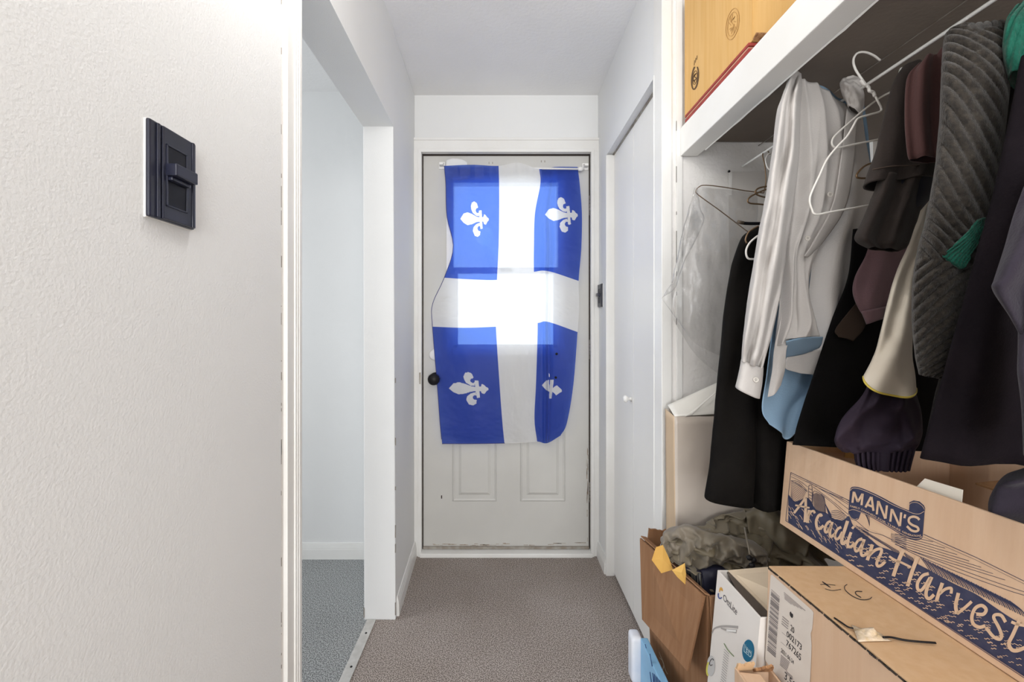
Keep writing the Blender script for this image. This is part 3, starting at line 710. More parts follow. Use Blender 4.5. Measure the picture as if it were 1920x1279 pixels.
# --- labelled carton
e = thing('labelled_carton', 'closed tan carton with a white shipping label and 002173 numbers', 'box', (.73, .66, 0))
LT = [(.536, .50), (.95, .50), (.95, .82), (.521, .82)]
LB = [(.524, .50), (.95, .50), (.95, .82), (.507, .82)]
carton(e, LB, LT, 0, .703, card_tan)
slab('top_flap', [(.5375, .50, .7035), (.5225, .82, .7035), (.735, .82, .703), (.735, .50, .703)], -.0035, card_kraft, e)
slab('top_flap', [(.9495, .50, .7035), (.9495, .82, .7035), (.737, .82, .703), (.737, .50, .703)], .0035, card_kraft, e)
bm = bmesh.new()
for k in range(34):
    f0 = k/34+random.uniform(-.01, .01); y = .82-.32*f0; xx = .521+.015*f0
    box(bm, xx-.0005, xx+.0006+random.uniform(0, .002), y-.0105, y, .7022+random.uniform(-.0008, .0004), .7042)
bobj('seam_gap', bm, dark, e)
p0 = Vector((.521, .82, .703)); nrm = (Vector((.536, .50, .703))-p0).cross(Vector((.507, .82, 0))-p0).normalized()
if nrm.x > 0: nrm = -nrm
def c6(x, y): return (1420+x/5.843, 1060+y/5.843)
pr = Print(p0, nrm, .0006); pr.poly([c6(*q) for q in ((150, 108), (165, 104), (600, 490), (620, 520), (605, 700), (588, 745), (598, 880), (590, 1100), (578, 1320), (300, 1320), (95, 1050), (88, 1030), (118, 560))])
pr.build('shipping_label', mat('label_paper', lin(222, 212, 202), .5, lin(216, 205, 194), 12), e)
lab = Print(p0, nrm, .001)
sh = lambda x, y, l, s=.86: [c6(x, y), c6(x+l, y+l*s)]
def line(txt, q, b=.008, nm='number_line'):
    l_ = Print(p0, nrm, .001); l_.text(txt, q, b); l_.build(nm, dk_ink, e)
line('20', quad(c6(368, 712), c6(408, 750), c6(412, 690), c6(372, 645)), .01)
line('002173', quad(c6(325, 775), c6(488, 935), c6(494, 870), c6(330, 715)), .008)
line('767265', quad(c6(320, 875), c6(480, 1050), c6(487, 980), c6(326, 812)), .008)
line('2021-06-24', quad(c6(262, 950), c6(402, 1088), c6(406, 1045), c6(268, 905)), .005)
line('3.50', quad(c6(300, 1240), c6(420, 1370), c6(428, 1290), c6(306, 1160)), .004)
lab.poly([c6(*q) for q in ((360, 520), (372, 505), (380, 525), (396, 535), (398, 560), (388, 580), (374, 570), (362, 548))])
lab.build('leaf_mark', dk_ink, e)
tg_ = mat('label_text_grey', lin(150, 140, 136), .8)
for blk_ in ([(296+k*2, 296+k*17, 236-k*40, 1.0) for k in range(5)], [(280-k*3, 560+k*26, 70, 1.5) for k in range(4)], [(264-k*2, 985+k*17, 95-k*3, 1.5) for k in range(7)], [(275, 735, 60, .6)], [(262, 840, 90, .6)], [(320+k*4, 1160+k*15, 70, 1.0) for k in range(3)]):
    lab = Print(p0, nrm, .001)
    for (x, y, l, wd) in blk_: lab.stroke(sh(x, y, l), wd, sub=1)
    lab.build('small_text_block', tg_, e)
lab = Print(p0, nrm, .001); random.seed(3); y = 265
while y < 930:
    wv = random.choice((1.2, 2.0, 3.2)); x = 158-(y-265)*.067
    lab.stroke(sh(x, y, 92, .9), wv*.62, sub=1); y += random.uniform(13, 22)
lab.build('barcode', mat('barcode_grey', lin(128, 120, 118), .8), e)
# marker scribble, tape and cord on the lid
pz = Vector((0, 0, .707)); up = Vector((0, 0, 1))
pr = Print(pz, up, .0006)
def c4(x, y): return (1400+x/4.8, 1040+y/4.8)
pr.stroke([c4(662, 272), c4(720, 270), c4(798, 278)], .9); pr.stroke([c4(680, 245), c4(720, 275), c4(755, 300)], (3, 2.2), taper=True); pr.stroke([c4(705, 310), c4(770, 326), c4(850, 316)], .9)
pr.build('marker_scribble', dk_ink, e); pr = Print(pz, up, .0006)
pr.stroke([c4(905, 270), c4(882, 290), c4(890, 325), c4(950, 375), c4(1030, 408), c4(1100, 404), c4(1128, 385)], 1.4); pr.stroke([c4(1040, 335), c4(985, 335), c4(985, 360), c4(1030, 390)], 1.6)
pr.build('marker_scribble', dk_ink, e); pr = Print(pz, up, .0006)
for k in range(6): pr.stroke([c4(1090+k*16, 865+k*13), c4(1108+k*16, 905+k*12)], 1.3, sub=1)
pr.build('marker_scribble', dk_ink, e)
def top(px, py, h=0.0): return on_plane(px, py, Vector((0, 0, .7075+h)), up)
vs = []; fs = []
for j in range(12):
    for i in range(12):
        u, v = i/11, j/11; x = 945+(1250-945)*u+v*60; y = 640+(745-640)*u+v*150*(1-.75*u)
        q = top(*c4(x, y)); q.z += .012*(1-abs(2*u-.9))*max(0, 1-abs(2*v-1))*(1+fbm((u*3, v*3, 0), 2))+.001; vs.append(q)
mk('crumpled_tape', vs, grid_faces(12, 12), mat('crumpled_clear_tape', lin(224, 206, 184), .15, lin(200, 176, 140), 90, .8, 120, spec=1.0), e, True, .0006)
tube('cord', [top(*c4(1230, 745), .006), top(*c4(1300, 745), .004), top(*c4(1420, 770), .003), top(*c4(1560, 785), .003), top(*c4(1700, 795), .003)], .0016, blackm, e, n=6)
tube('cord', [top(*c4(790, 570), .001), top(*c4(850, 610), .003), top(*c4(910, 650), .004), top(*c4(960, 665), .004)], .0013, blackm, e, n=6)

# --- printed produce carton
MB = [(.661, .997), (.683, .36), (1.07, .36), (1.06, .997)]; MT = [(.678, .997), (.7012, .36), (1.075, .36), (1.065, .997)]
MZ0, MZ1 = .708, [.902, .912, .90, .90]
e = thing('produce_carton', 'long tan produce carton printed with navy Arcadian Harvest farm scene', 'box', (.87, .7, MZ0))
carton(e, MB, MT, MZ0, MZ1, card_tan)
slab('far_flap', [(.684, .985, .88), (.80, .985, .88), (.80, .975, .918), (.684, .985, .905)], .004, card_kraft, e, jag=.004)
slab('far_flap', [(.80, .98, .87), (.85, .96, .87), (.85, .95, .905), (.80, .972, .917)], .004, card_gold, e, jag=.010)
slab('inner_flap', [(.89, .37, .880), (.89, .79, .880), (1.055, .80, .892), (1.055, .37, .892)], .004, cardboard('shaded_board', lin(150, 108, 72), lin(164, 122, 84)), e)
slab('paper_liner', [(.700, .74, .86), (.704, .645, .865), (.709, .645, .922), (.706, .70, .920)], .001, mat('liner_paper', lin(230, 222, 208), .7), e)
p0 = Vector((.661, .997, MZ0)); nrm = (Vector((.683, .36, MZ0))-p0).cross(Vector((.678, .997, .902))-p0).normalized()
if nrm.x > 0: nrm = -nrm
a1 = lambda x, y: (1460+x/7.99, 820+y/7.99)
a2 = lambda x, y: (1460+x/7.99, 960+y/7.99)
a3 = lambda x, y: (1680+x/7.99, 960+y/7.99)
a4 = lambda x, y: (1680+x/8.0, 1120+y/8.0)
a5 = lambda x, y: (1580+x/10.656, 900+y/10.656)
fl = Print(p0, nrm, .0005)
fl.stroke([(1473.5, 976), (1483, 886)], .9, sub=1)
fl.stroke([(1483, 886), (1595, 940)], 1.0, sub=1); fl.stroke([(1483, 889), (1595, 944)], .5, sub=1)
fl.stroke([(1732, 1002), (1830, 1045), (1925, 1092)], 1.1, sub=1); fl.stroke([(1732, 1007), (1830, 1050), (1925, 1097)], .5, sub=1)
fl.stroke([(1473, 976), (1700, 1125), (1925, 1274)], 1.2, sub=1); fl.stroke([(1475, 974), (1702, 1122), (1925, 1269)], .6, sub=1)
# field
topb = [(1478.5, 927), (1490, 940), (1500, 938), (1516, 934), (1530, 955), (1550, 962), (1562, 972), (1580, 976), (1592, 968), (1600, 985), (1618, 1000), (1634, 1012), (1648, 1024), (1665, 1030), (1690, 1040), (1722, 1058), (1752, 1074), (1790, 1095), (1830, 1114), (1862, 1136), (1898, 1160), (1925, 1174)]
n = len(topb)
low = [(x, 975.5+(x-1473.5)*(1271.5-975.5)/(1925-1473.5)) for (x, y) in topb]
b0 = len(fl.v)
tp_, lw_ = crom(np.array(topb), 90), crom(np.array(low), 90)
for k in range(90): fl.v += [fl.pt(*tp_[k]), fl.pt(*lw_[k])]
for k in range(89): fl.f.append((b0+2*k, b0+2*k+1, b0+2*k+3, b0+2*k+2))
# hatched hills and sky lines
for k in range(13):
    y = 650+k*19; fl.stroke([a1(185, y), a1(300-k*6, y+20+k*5), a1(430-k*9, y+150-k*2)], .75)
for (pa, pb) in (((190, 590), (440, 745)), ((190, 650), (440, 820)), ((380, 650), (560, 740)), ((560, 730), (1050, 1080)), ((600, 760), (1050, 1010)), ((760, 830), (1060, 990)), ((520, 745), (1050, 1160)), ((640, 850), (1030, 1190)), ((930, 900), (1060, 960))):
    fl.stroke([a1(*pa), a1((pa[0]+pb[0])/2, (pa[1]+pb[1])/2-12), a1(*pb)], .7)
for k in range(8): fl.stroke([a2(790, -10+k*26), a2(880, -20+k*27), a2(1000, 40+k*22)], .9)
for k in range(6): fl.stroke([a2(1210+k*18, -60+k*8), a2(1370, 90+k*26)], .7)
for k in range(8): fl.stroke([a2(1140, 230+k*22), a2(1230, 232+k*24), a2(1350, 290+k*22)], .9)
for k in range(26): fl.stroke([a2(1240+k*22, 250+k*13), a2(1290+k*22, 310+k*14)], .8, sub=1)
fl.stroke([a2(1160, 130), a2(1360, 290), a2(1560, 350), a2(1800, 470), a2(1918, 540)], .8); fl.stroke([a2(1160, 200), a2(1400, 380), a2(1640, 520), a2(1760, 640)], .8)
for k in range(7): fl.stroke([a2(1690, 330+k*18), a2(1800, 345+k*22), a2(1918, 390+k*22)], .7)
for k in range(7): fl.stroke([a3(-10, 330+k*26), a3(340, 400+k*30+k*6), a3(560+k*180, 450+k*95)], .85)
fl.stroke([a3(-10, 480), a3(300, 610), a3(700, 760), a3(1150, 930), a3(1600, 1090), a3(1960, 1210)], .9); fl.stroke([a3(60, 520), a3(320, 650), a3(800, 850), a3(1250, 1020), a3(1700, 1180), a3(1960, 1260)], .9)
for k in range(38):
    x = 370+k*36; fl.stroke([a3(x, 680+k*17.6), a3(x+70+k*3, 770+k*19), a3(x+140+k*3, 880+k*19)], 1.9 if k % 2 else 1.2)
for k in range(7): fl.stroke([a3(120+k*22, 600+k*14), a3(170+k*20, 700+k*15), a3(190+k*18, 760+k*12)], 1.0)
# silo and barn
for k in range(7): fl.stroke([a1(455, 770+k*45), a1(500, 790+k*45)], .9, sub=1)
fl.stroke([a1(450, 1040), a1(452, 760), a1(475, 718), a1(505, 760), a1(500, 1050)], .9)
for k in range(22): fl.stroke([a1(520+k*8, 830+abs(k-6)*4), a1(545+k*8, 1140)], .45, sub=1)
fl.stroke([a1(515, 1060), a1(520, 830), a1(580, 820), a1(660, 880), a1(700, 990), a1(690, 1170)], .9)
for k in range(8): fl.stroke([a1(700+k*12, 990+k*22), a1(760+k*6, 1190+k*6)], .8, sub=1)
# banner
bt = crom(np.array([(148, 240), (172, 155), (260, 135), (400, 170), (700, 300), (1000, 460), (1200, 560), (1330, 610), (1450, 665), (1560, 675), (1642, 640)], float), 60)
bb = crom(np.array([(122, 610), (160, 600), (230, 596), (350, 645), (600, 762), (900, 932), (1060, 1030), (1200, 1112), (1400, 1190), (1540, 1195), (1602, 1150)], float), 60)
b0 = len(fl.v)
for k in range(60): fl.v += [fl.pt(*a5(*bt[k])), fl.pt(*a5(*bb[k]))]
for k in range(59): fl.f.append((b0+2*k, b0+2*k+1, b0+2*k+3, b0+2*k+2))
for roll in ([(122, 590), (118, 690), (180, 785), (260, 812), (320, 785), (345, 720), (372, 650), (230, 592)], [(1330, 612), (1338, 540), (1340, 450), (1420, 410), (1540, 430), (1630, 510), (1652, 570), (1640, 650), (1560, 680), (1450, 670)]):
    b0 = len(fl.v); fl.v += [fl.pt(*a5(*q)) for q in roll]; fl.f.append(tuple(range(b0, b0+len(roll))))
fl.build('farm_print', ink, e)
tn = Print(p0, nrm, .0010)
tn.stroke([a5(165, 215), a5(200, 172), a5(270, 165), a5(420, 205), a5(700, 330), a5(1000, 492), a5(1250, 600), a5(1420, 668), a5(1540, 680), a5(1640, 630)], .9)
tn.stroke([a5(1345, 490), a5(1400, 455), a5(1500, 455), a5(1600, 520), a5(1645, 590)], .8)
tn.stroke([a5(130, 615), a5(220, 595), a5(340, 630), a5(600, 740), a5(900, 905), a5(1200, 1085), a5(1400, 1165), a5(1540, 1170), a5(1600, 1130)], .8)
tn.stroke([a5(130, 680), a5(180, 760), a5(255, 790), a5(310, 770)], .8)
W = 4.4
for pts in ([(205, 458), (232, 235)], [(238, 245), (312, 440)], [(312, 440), (405, 280)], [(412, 275), (386, 505)],
            [(465, 550), (578, 340)], [(588, 340), (625, 620)], [(515, 500), (605, 535)],
            [(692, 690), (720, 420)], [(728, 430), (862, 775)], [(868, 775), (895, 510)],
            [(962, 835), (992, 580)], [(1000, 590), (1150, 925)], [(1155, 925), (1182, 650)], [(1262, 690), (1244, 765)],
            [(1545, 800), (1500, 755), (1420, 735), (1345, 765), (1335, 840), (1400, 900), (1500, 945), (1525, 1000), (1470, 1030), (1380, 1005), (1295, 925)]):
    tn.stroke([a5(*q) for q in pts], W if len(pts) > 2 else W*.92)
base = crom(np.array([a5(160, 540), a5(360, 600), a5(620, 730), a5(900, 890), a5(1200, 1050), a5(1400, 1130), a5(1575, 1135)]), 60)
def along(u, v):
    k = min(u*59, 58.999); i = int(k); p = base[i]*(1-(k-i))+base[i+1]*(k-i); return (p[0]+.2*v, p[1]-3.6*v)
tn.text('FAMILY OWNED FOR THREE GENERATIONS', along, .01)
tn.poly([a5(*q) for q in ((560, 830), (600, 812), (960, 1010), (985, 1050), (965, 1160), (930, 1150), (545, 975))])
# brush script
T = 6.0; t_ = 4.0
script = [(a2, [(235, 20), (320, -90), (405, -205)], (4.2, 4.2)), (a2, [(412, -205), (410, -20), (402, 155)], (4.5, 6)), (a2, [(255, -100), (330, -85), (470, -60)], 3.2),
 (a2, [(465, -30), (450, 60), (438, 165)], 5.5), (a2, [(455, 60), (490, 0), (530, -12), (548, 22)], 4.2),
 (a2, [(652, 70), (635, 42), (600, 65), (570, 140), (580, 230), (620, 252), (680, 205)], 5.2),
 (a2, [(790, 140), (740, 165), (700, 245), (712, 305), (755, 280), (800, 195)], 4.8), (a2, [(812, 150), (775, 290), (790, 372), (850, 330)], 5.2),
 (a2, [(945, 228), (890, 260), (850, 345), (872, 408), (915, 385), (962, 300)], 4.8), (a2, [(1040, 135), (1000, 260), (955, 400), (965, 475), (1035, 435)], 6.2),
 (a2, [(1092, 305), (1045, 440), (1050, 515), (1095, 520), (1145, 465)], 5.4), (a2, [(1135, 218), (1108, 252)], 4.5),
 (a2, [(1262, 398), (1200, 428), (1150, 515), (1165, 590), (1215, 555), (1275, 450)], 4.8), (a2, [(1292, 410), (1245, 560), (1252, 648), (1300, 645), (1350, 585)], 5.4),
 (a2, [(1410, 495), (1375, 610), (1335, 725)], 6.4), (a2, [(1365, 650), (1450, 575), (1535, 555), (1545, 610), (1480, 755), (1495, 812), (1545, 800), (1600, 750)], 5.6),
 (a2, [(1878, 565), (1800, 745), (1725, 965)], (7.5, 7)), (a2, [(1662, 665), (1740, 715), (1850, 760), (1990, 830)], 4.2),
 (a3, [(335, 675), (262, 860), (180, 1115)], (7.5, 7)),
 (a3, [(500, 925), (410, 955), (335, 1060), (335, 1155), (385, 1175), (450, 1100), (520, 985)], 6.0), (a3, [(545, 975), (470, 1160), (462, 1265), (510, 1300), (580, 1240)], 6.4),
 (a3, [(705, 1065), (650, 1220), (615, 1340)], 7.0), (a3, [(660, 1230), (745, 1160), (835, 1145), (835, 1225)], 5.6),
 (a3, [(945, 1215), (905, 1400), (925, 1530)], 7.0), (a4, [(925, 250), (1040, 160), (1145, 65)], 5.8),
 (a4, [(1215, 255), (1320, 255), (1362, 185), (1295, 125), (1200, 165), (1148, 290), (1170, 400), (1260, 450), (1350, 430)], 6.6),
 (a4, [(1655, 375), (1590, 275), (1500, 265), (1478, 315), (1545, 440), (1592, 560), (1570, 630), (1470, 590), (1360, 455)], 6.2),
 (a4, [(1862, 345), (1765, 560), (1705, 690), (1745, 785), (1830, 800), (1960, 750)], 7.2), (a4, [(1740, 370), (1830, 405), (1960, 430)], 5.5)]
for (f, pts, wd) in script: tn.stroke([f(*q) for q in pts], wd)
# crop rows: short bare flecks across the field
random.seed(11)
for r in range(30):
    for k in range(7):
        x = 1486+r*14.5+random.uniform(-6, 6); yb = 975.5+(x-1473.5)*.6556; y = yb-5-random.random()**1.2*min(62, 30+(x-1480)*.2)
        i = np.searchsorted(tp_[:, 0], x)
        if y < tp_[min(i, 89)][1]+7: continue
        if x < 1590: tn.stroke([(x-2.5, y-4), (x+1, y), (x+3, y+4.5)], .8, sub=2)
        else: tn.stroke([(x-5, y-.5), (x-2, y+1), (x+1, y-.6), (x+5, y+1.6)], random.uniform(.8, 1.6), sub=1)
tn.build('script_lettering', tan_ink, e)

# ------------------------------------------------------------------ olive jacket in the carton
olive = mat('olive_waxed_cotton', lin(96, 86, 66), 0.5, lin(112, 102, 84), 7, .35, 60, sheen=.15, spec=.4)
olive2 = mat('olive_faded', lin(122, 112, 98), 0.5, lin(104, 95, 80), 9, .35, 50, sheen=.2, spec=.4)
e = thing('olive_jacket', 'crumpled olive jacket stuffed into the dark brown carton', 'jacket', (.65, 1.14, .53))
def crump(u, v):
    a = fbm((u*2.3, v*1.6, 1.7), 2.2, 4); b = abs(fbm((u*3.1+5, v*2.4, .2), 1.9, 3))
    return .034*a-.075*b+.014
sheet('body', [[(1285, 1000, 1.195), (1340, 968, 1.195), (1400, 948, 1.195), (1460, 938, 1.19), (1530, 950, 1.19)],
               [(1262, 1002, 1.17), (1335, 985, 1.17), (1405, 965, 1.17), (1470, 965, 1.165), (1545, 985, 1.16)],
               [(1245, 1020, 1.14), (1320, 1000, 1.14), (1400, 995, 1.15), (1475, 1005, 1.14), (1550, 1040, 1.12)],
               [(1250, 1040, 1.13), (1310, 1030, 1.12), (1395, 1040, 1.10), (1480, 1045, 1.09), (1550, 1070, 1.08)],
               [(1270, 1070, 1.10), (1320, 1075, 1.09), (1395, 1080, 1.07), (1475, 1075, 1.07), (1545, 1090, 1.06)],
               [(1290, 1090, 1.12), (1330, 1100, 1.10), (1395, 1105, 1.08), (1475, 1100, 1.08), (1545, 1110, 1.07)]], 90, 70, olive, e, fold=crump, wr=.018, ws=20)
loft('sleeve', [(1240, 1022, 1252, 1050, 1.165, 0.020), (1247, 1000, 1258, 1072, 1.160, 0.055), (1284, 986, 1280, 1080, 1.130, 0.060), (1330, 1000, 1322, 1062, 1.100, 0.055), (1385, 1012, 1376, 1056, 1.080, 0.050), (1430, 1030, 1414, 1074, 1.065, 0.050), (1442, 1050, 1428, 1088, 1.065, 0.030)], 64, 110, olive2, e, fold=lambda u, v: .012*abs(math.sin(v*11+u*5))+.006*abs(math.sin(v*25-u*6)), wr=.020, ws=20, seed=3, vstretch=1, rid=.9)
loft('collar_fold', [(1400, 962, 1404, 1000, 1.16, .03), (1440, 950, 1444, 1010, 1.14, .05), (1480, 975, 1470, 1035, 1.12, .05), (1520, 1010, 1500, 1060, 1.10, .04)], 36, 40, olive, e, wr=.014, ws=16, seed=8)
ptube('seam', [(1396, 990, 1.10), (1400, 1010, 1.045), (1404, 1030, 1.025), (1408, 1052, 1.02)], 1.04, .002, olive2, e)
for (px, py) in ((1405, 1046), (1413, 1050), (1410, 1060)):
    lathe('cord_toggle', [(.003, -.006), (.006, -.004), (.006, .004), (.003, .006)], P(px, py, 1.018), (1, 0, .4), blackm, e, 10)
loft('dark_lining', [(1275, 1078, 1300, 1100, 1.10, .03), (1310, 1065, 1320, 1120, 1.09, .05), (1350, 1060, 1350, 1130, 1.08, .05), (1420, 1070, 1420, 1130, 1.08, .05)], 30, 30, mat('navy_lining', lin(30, 30, 46), .5), e, wr=.01, ws=14)
def rest_on_rim(o, lift):
    for v in o.data.vertices:
        c = v.co; xw = .44+(1.285-c.y)/.272*.056
        c.y = min(c.y, 1.190)
        if (c.x < xw+.024 or c.x > .765 or c.y < 1.045) and c.z < ZB+lift: c.z = ZB+lift+.004*noise.noise(c*40)
for ch in e.children:
    if ch.name.split('.')[0] in ('body', 'sleeve', 'dark_lining', 'collar_fold'): rest_on_rim(ch, .026)

# ------------------------------------------------------------------ clothes line and hangers
RX, RZ = .75, 1.67
cord = tube('clothes_line', [(RX, 1.305, RZ), (RX, .8, RZ-.002), (RX, .3, RZ), (RX, -.35, RZ)], .0032, whitep, n=8)
tag(cord, 'taut white clothes line carrying the garments below the shelf', 'clothes line')
c2 = tube('clothes_line', [(.80, 1.305, 1.735), (.80, .6, 1.732), (.80, -.35, 1.735)], .0014, steel, n=6)
tag(c2, 'second thinner grey wire running close under the shelf', 'wire')
wwire = mat('white_coated_wire', lin(232, 228, 222), .35); bwire = mat('bronze_wire', lin(122, 98, 74), .35, metal=.5); gwire = mat('galvanised_wire', lin(190, 180, 168), .35, metal=.4)

e = thing('wire_hanger', 'empty white wire hanger with a tall hook beside the pale shirt', 'hanger', P(1620, 400, .84))
ptube('hook', [(1650, 113, .86), (1638, 104, .852), (1622, 98, .845), (1607, 100, .84), (1600, 113, .84), (1604, 130, .84), (1617, 150, .84), (1628, 165, .84)], .84, .0021, wwire, e)
ptube('twisted_neck', [(1614, 150, .838), (1620, 158, .838), (1628, 163, .843), (1630, 170, .837), (1637, 173, .843), (1640, 180, .838)], .84, .0030, wwire, e)
ptube('shoulder_wire', [(1640, 178, .84), (1646, 190, .84), (1652, 202, .845), (1650, 209, .845), (1630, 215, .84), (1609, 222, .835), (1600, 236, .83), (1588, 256, .83), (1570, 275, .83), (1550, 300, .83), (1536, 330, .83), (1522, 360, .83), (1518, 376, .83), (1522, 392, .83), (1530, 402, .83), (1560, 397, .835), (1612, 388, .85), (1700, 372, .88)], .84, .0020, wwire, e, sub=5)
e = thing('wire_hanger', 'smaller white wire hanger crossing behind the tall hooked one', 'hanger', P(1600, 280, .87))
ptube('shoulder_wire', [(1700, 160, .90), (1655, 180, .885), (1620, 206, .875), (1590, 232, .87), (1566, 254, .868), (1560, 265, .868), (1562, 274, .868), (1572, 277, .868), (1600, 271, .872), (1640, 263, .88), (1700, 250, .9)], .87, .0020, wwire, e, sub=5)
ptube('hook', [(1700, 160, .90), (1710, 146, .9), (1706, 130, .9), (1690, 128, .9), (1686, 138, .9)], .9, .0020, wwire, e)
e = thing('wire_hanger', 'pale hanger hook showing past the edge of the pale shirt', 'hanger', P(1440, 320, 1.17))
ptube('hook', [(1452, 286, 1.17), (1442, 288, 1.17), (1436, 298, 1.17), (1437, 308, 1.17), (1443, 318, 1.17), (1462, 330, 1.17)], 1.17, .0022, wwire, e)
e = thing('wire_hanger', 'bronze wire hanger tangled above the black jacket', 'hanger', P(1420, 380, 1.15))
ptube('shoulder_wire', [(1450, 348, 1.15), (1425, 352, 1.15), (1417, 358, 1.15), (1418, 364, 1.15), (1430, 369, 1.15), (1450, 372, 1.15)], 1.15, .0022, bwire, e)
ptube('shoulder_wire', [(1450, 352, 1.14), (1432, 357, 1.14), (1410, 367, 1.14), (1402, 375, 1.14), (1406, 381, 1.14), (1425, 383, 1.14), (1450, 386, 1.14)], 1.14, .0022, bwire, e)
e = thing('wire_hanger', 'bronze hanger loop peeking between shirt and dark brown sleeve', 'hanger', P(1612, 330, .86))
ptube('shoulder_wire', [(1640, 304, .86), (1622, 311, .86), (1610, 322, .86), (1606, 330, .86), (1612, 334, .86), (1640, 334, .86)], .86, .002, bwire, e)
e = thing('wire_hanger', 'thin wire hanger holding the clear plastic garment cover', 'hanger', P(1360, 360, 1.2))
ptube('shoulder_wire', [(1432, 362, 1.2), (1400, 358, 1.2), (1350, 350, 1.2), (1320, 347.5, 1.2), (1310, 351, 1.2), (1305, 358, 1.2), (1310, 366, 1.2), (1350, 395, 1.2), (1400, 433, 1.2), (1440, 462, 1.2)], 1.2, .0014, bwire, e)
ptube('hook', [(1432, 362, 1.2), (1436, 340, 1.2), (1434, 310, 1.2), (1430, 290, 1.2), (1437, 281, 1.2), (1444, 290, 1.2)], 1.2, .0015, bwire, e)
e = thing('coat_hanger', 'dark coat hanger with sleeved bar inside the black jacket', 'hanger', P(1420, 430, 1.09))
ptube('bar', [(1383, 416, 1.09), (1400, 419, 1.09), (1440, 419, 1.09), (1500, 419, 1.09)], 1.09, .0042, blackm, e)
ptube('bar_tip', [(1383, 416, 1.088), (1394, 418, 1.088)], 1.088, .0045, mat('tip_brown', lin(92, 80, 68), .5), e, sub=1)
ptube('lower_wire', [(1422, 424, .965), (1405, 434, .965), (1398, 448, .965), (1400, 456, .965)], .965, .0018, bwire, e)
ptube('clip_wire', [(1421, 442, .955), (1406, 455, .955), (1399, 470, .955), (1402, 484, .955), (1414, 486, .955), (1440, 486, .955)], .955, .0022, wwire, e)
ptube('hook', [(1462, 419, 1.09), (1470, 380, 1.09), (1474, 300, 1.09), (1470, 258, 1.09), (1480, 243, 1.09), (1491, 252, 1.09)], 1.09, .0022, bwire, e)

# paper sheet taped to the end wall
e = thing('wall_paper_sheet', 'plain white sheet taped on the end wall behind the plastic cover', 'paper', P(1420, 360, 1.304))
mk('sheet', [P(1366, 323, 1.3045), P(1500, 318, 1.3045), P(1500, 560, 1.3045), P(1368, 560, 1.3045)], [(0, 1, 2, 3)], mat('sheet_paper', lin(214, 210, 205), .7), e, solid=.0006)
mk('tape_strip', [P(1367, 323, 1.303), P(1373, 323, 1.303), P(1372, 366, 1.303), P(1366, 366, 1.303)], [(0, 1, 2, 3)], whitep, e, solid=.0004)
lathe('nail', [(.003, 0), (.004, .004), (.002, .006)], P(1366, 322, 1.305), (0, -1, 0), blackm, e, 8)

# clear plastic garment cover
pm = bpy.data.materials.new('clear_film'); pm.use_nodes = True; nt = pm.node_tree; nt.nodes.clear()
o_ = nt.nodes.new('ShaderNodeOutputMaterial'); mx = nt.nodes.new('ShaderNodeMixShader'); tp = nt.nodes.new('ShaderNodeBsdfTransparent'); gs = nt.nodes.new('ShaderNodeBsdfGlossy'); lw = nt.nodes.new('ShaderNodeLayerWeight'); ad = nt.nodes.new('ShaderNodeMath')
gs.inputs['Roughness'].default_value = .12; tp.inputs[0].default_value = (.95, .95, .95, 1); lw.inputs[0].default_value = .22; ad.operation = 'ADD'; ad.inputs[1].default_value = .025
nz = nt.nodes.new('ShaderNodeTexNoise'); nz.inputs['Scale'].default_value = 28; nz.inputs['Detail'].default_value = 6; bp = nt.nodes.new('ShaderNodeBump'); bp.inputs['Strength'].default_value = .7; bp.inputs['Distance'].default_value = .006
tc = nt.nodes.new('ShaderNodeTexCoord'); nt.links.new(tc.outputs['Object'], nz.inputs['Vector']); nt.links.new(nz.outputs['Fac'], bp.inputs['Height']); nt.links.new(bp.outputs[0], gs.inputs['Normal'])
nt.links.new(lw.outputs['Facing'], ad.inputs[0]); nt.links.new(ad.outputs[0], mx.inputs[0]); nt.links.new(tp.outputs[0], mx.inputs[1]); nt.links.new(gs.outputs[0], mx.inputs[2]); nt.links.new(mx.outputs[0], o_.inputs[0])
e = thing('garment_cover', 'clear plastic garment cover hanging beside the closet end wall', 'plastic cover', P(1330, 700, 1.2))
sheet('front_film', [[(1305, 352, 1.195), (1340, 352, 1.19), (1380, 356, 1.19), (1420, 364, 1.195)],
                     [(1293, 395, 1.19), (1335, 395, 1.18), (1380, 398, 1.175), (1420, 405, 1.18)],
                     [(1275, 460, 1.185), (1320, 465, 1.165), (1372, 470, 1.165), (1410, 470, 1.17)],
                     [(1262, 520, 1.18), (1305, 540, 1.16), (1355, 545, 1.16), (1395, 545, 1.165)],
                     [(1241, 556, 1.18), (1290, 600, 1.165), (1345, 610, 1.165), (1385, 610, 1.17)],
                     [(1258, 580, 1.19), (1300, 640, 1.175), (1345, 665, 1.17), (1375, 670, 1.175)]], 50, 60, pm, e, wr=.009, ws=17, solid=0)
sheet('back_film', [[(1305, 354, 1.21), (1340, 354, 1.215), (1380, 358, 1.215), (1420, 366, 1.21)],
                    [(1285, 450, 1.215), (1330, 455, 1.225), (1380, 455, 1.225), (1420, 455, 1.22)],
                    [(1262, 540, 1.21), (1300, 570, 1.22), (1355, 575, 1.22), (1400, 575, 1.22)],
                    [(1262, 600, 1.20), (1300, 660, 1.21), (1345, 700, 1.21), (1380, 710, 1.21)]], 36, 40, pm, e, wr=.008, ws=14, solid=0, seed=4)
loft('gathered_pleat', [(1303, 352, 1308, 354, 1.19, .006), (1292, 390, 1314, 392, 1.185, .014), (1276, 450, 1318, 418, 1.18, .016), (1262, 520, 1280, 500, 1.175, .014), (1250, 546, 1266, 540, 1.17, .012), (1238, 562, 1244, 556, 1.17, .006)], 20, 40, pm, e, wr=.008, ws=40, solid=0)

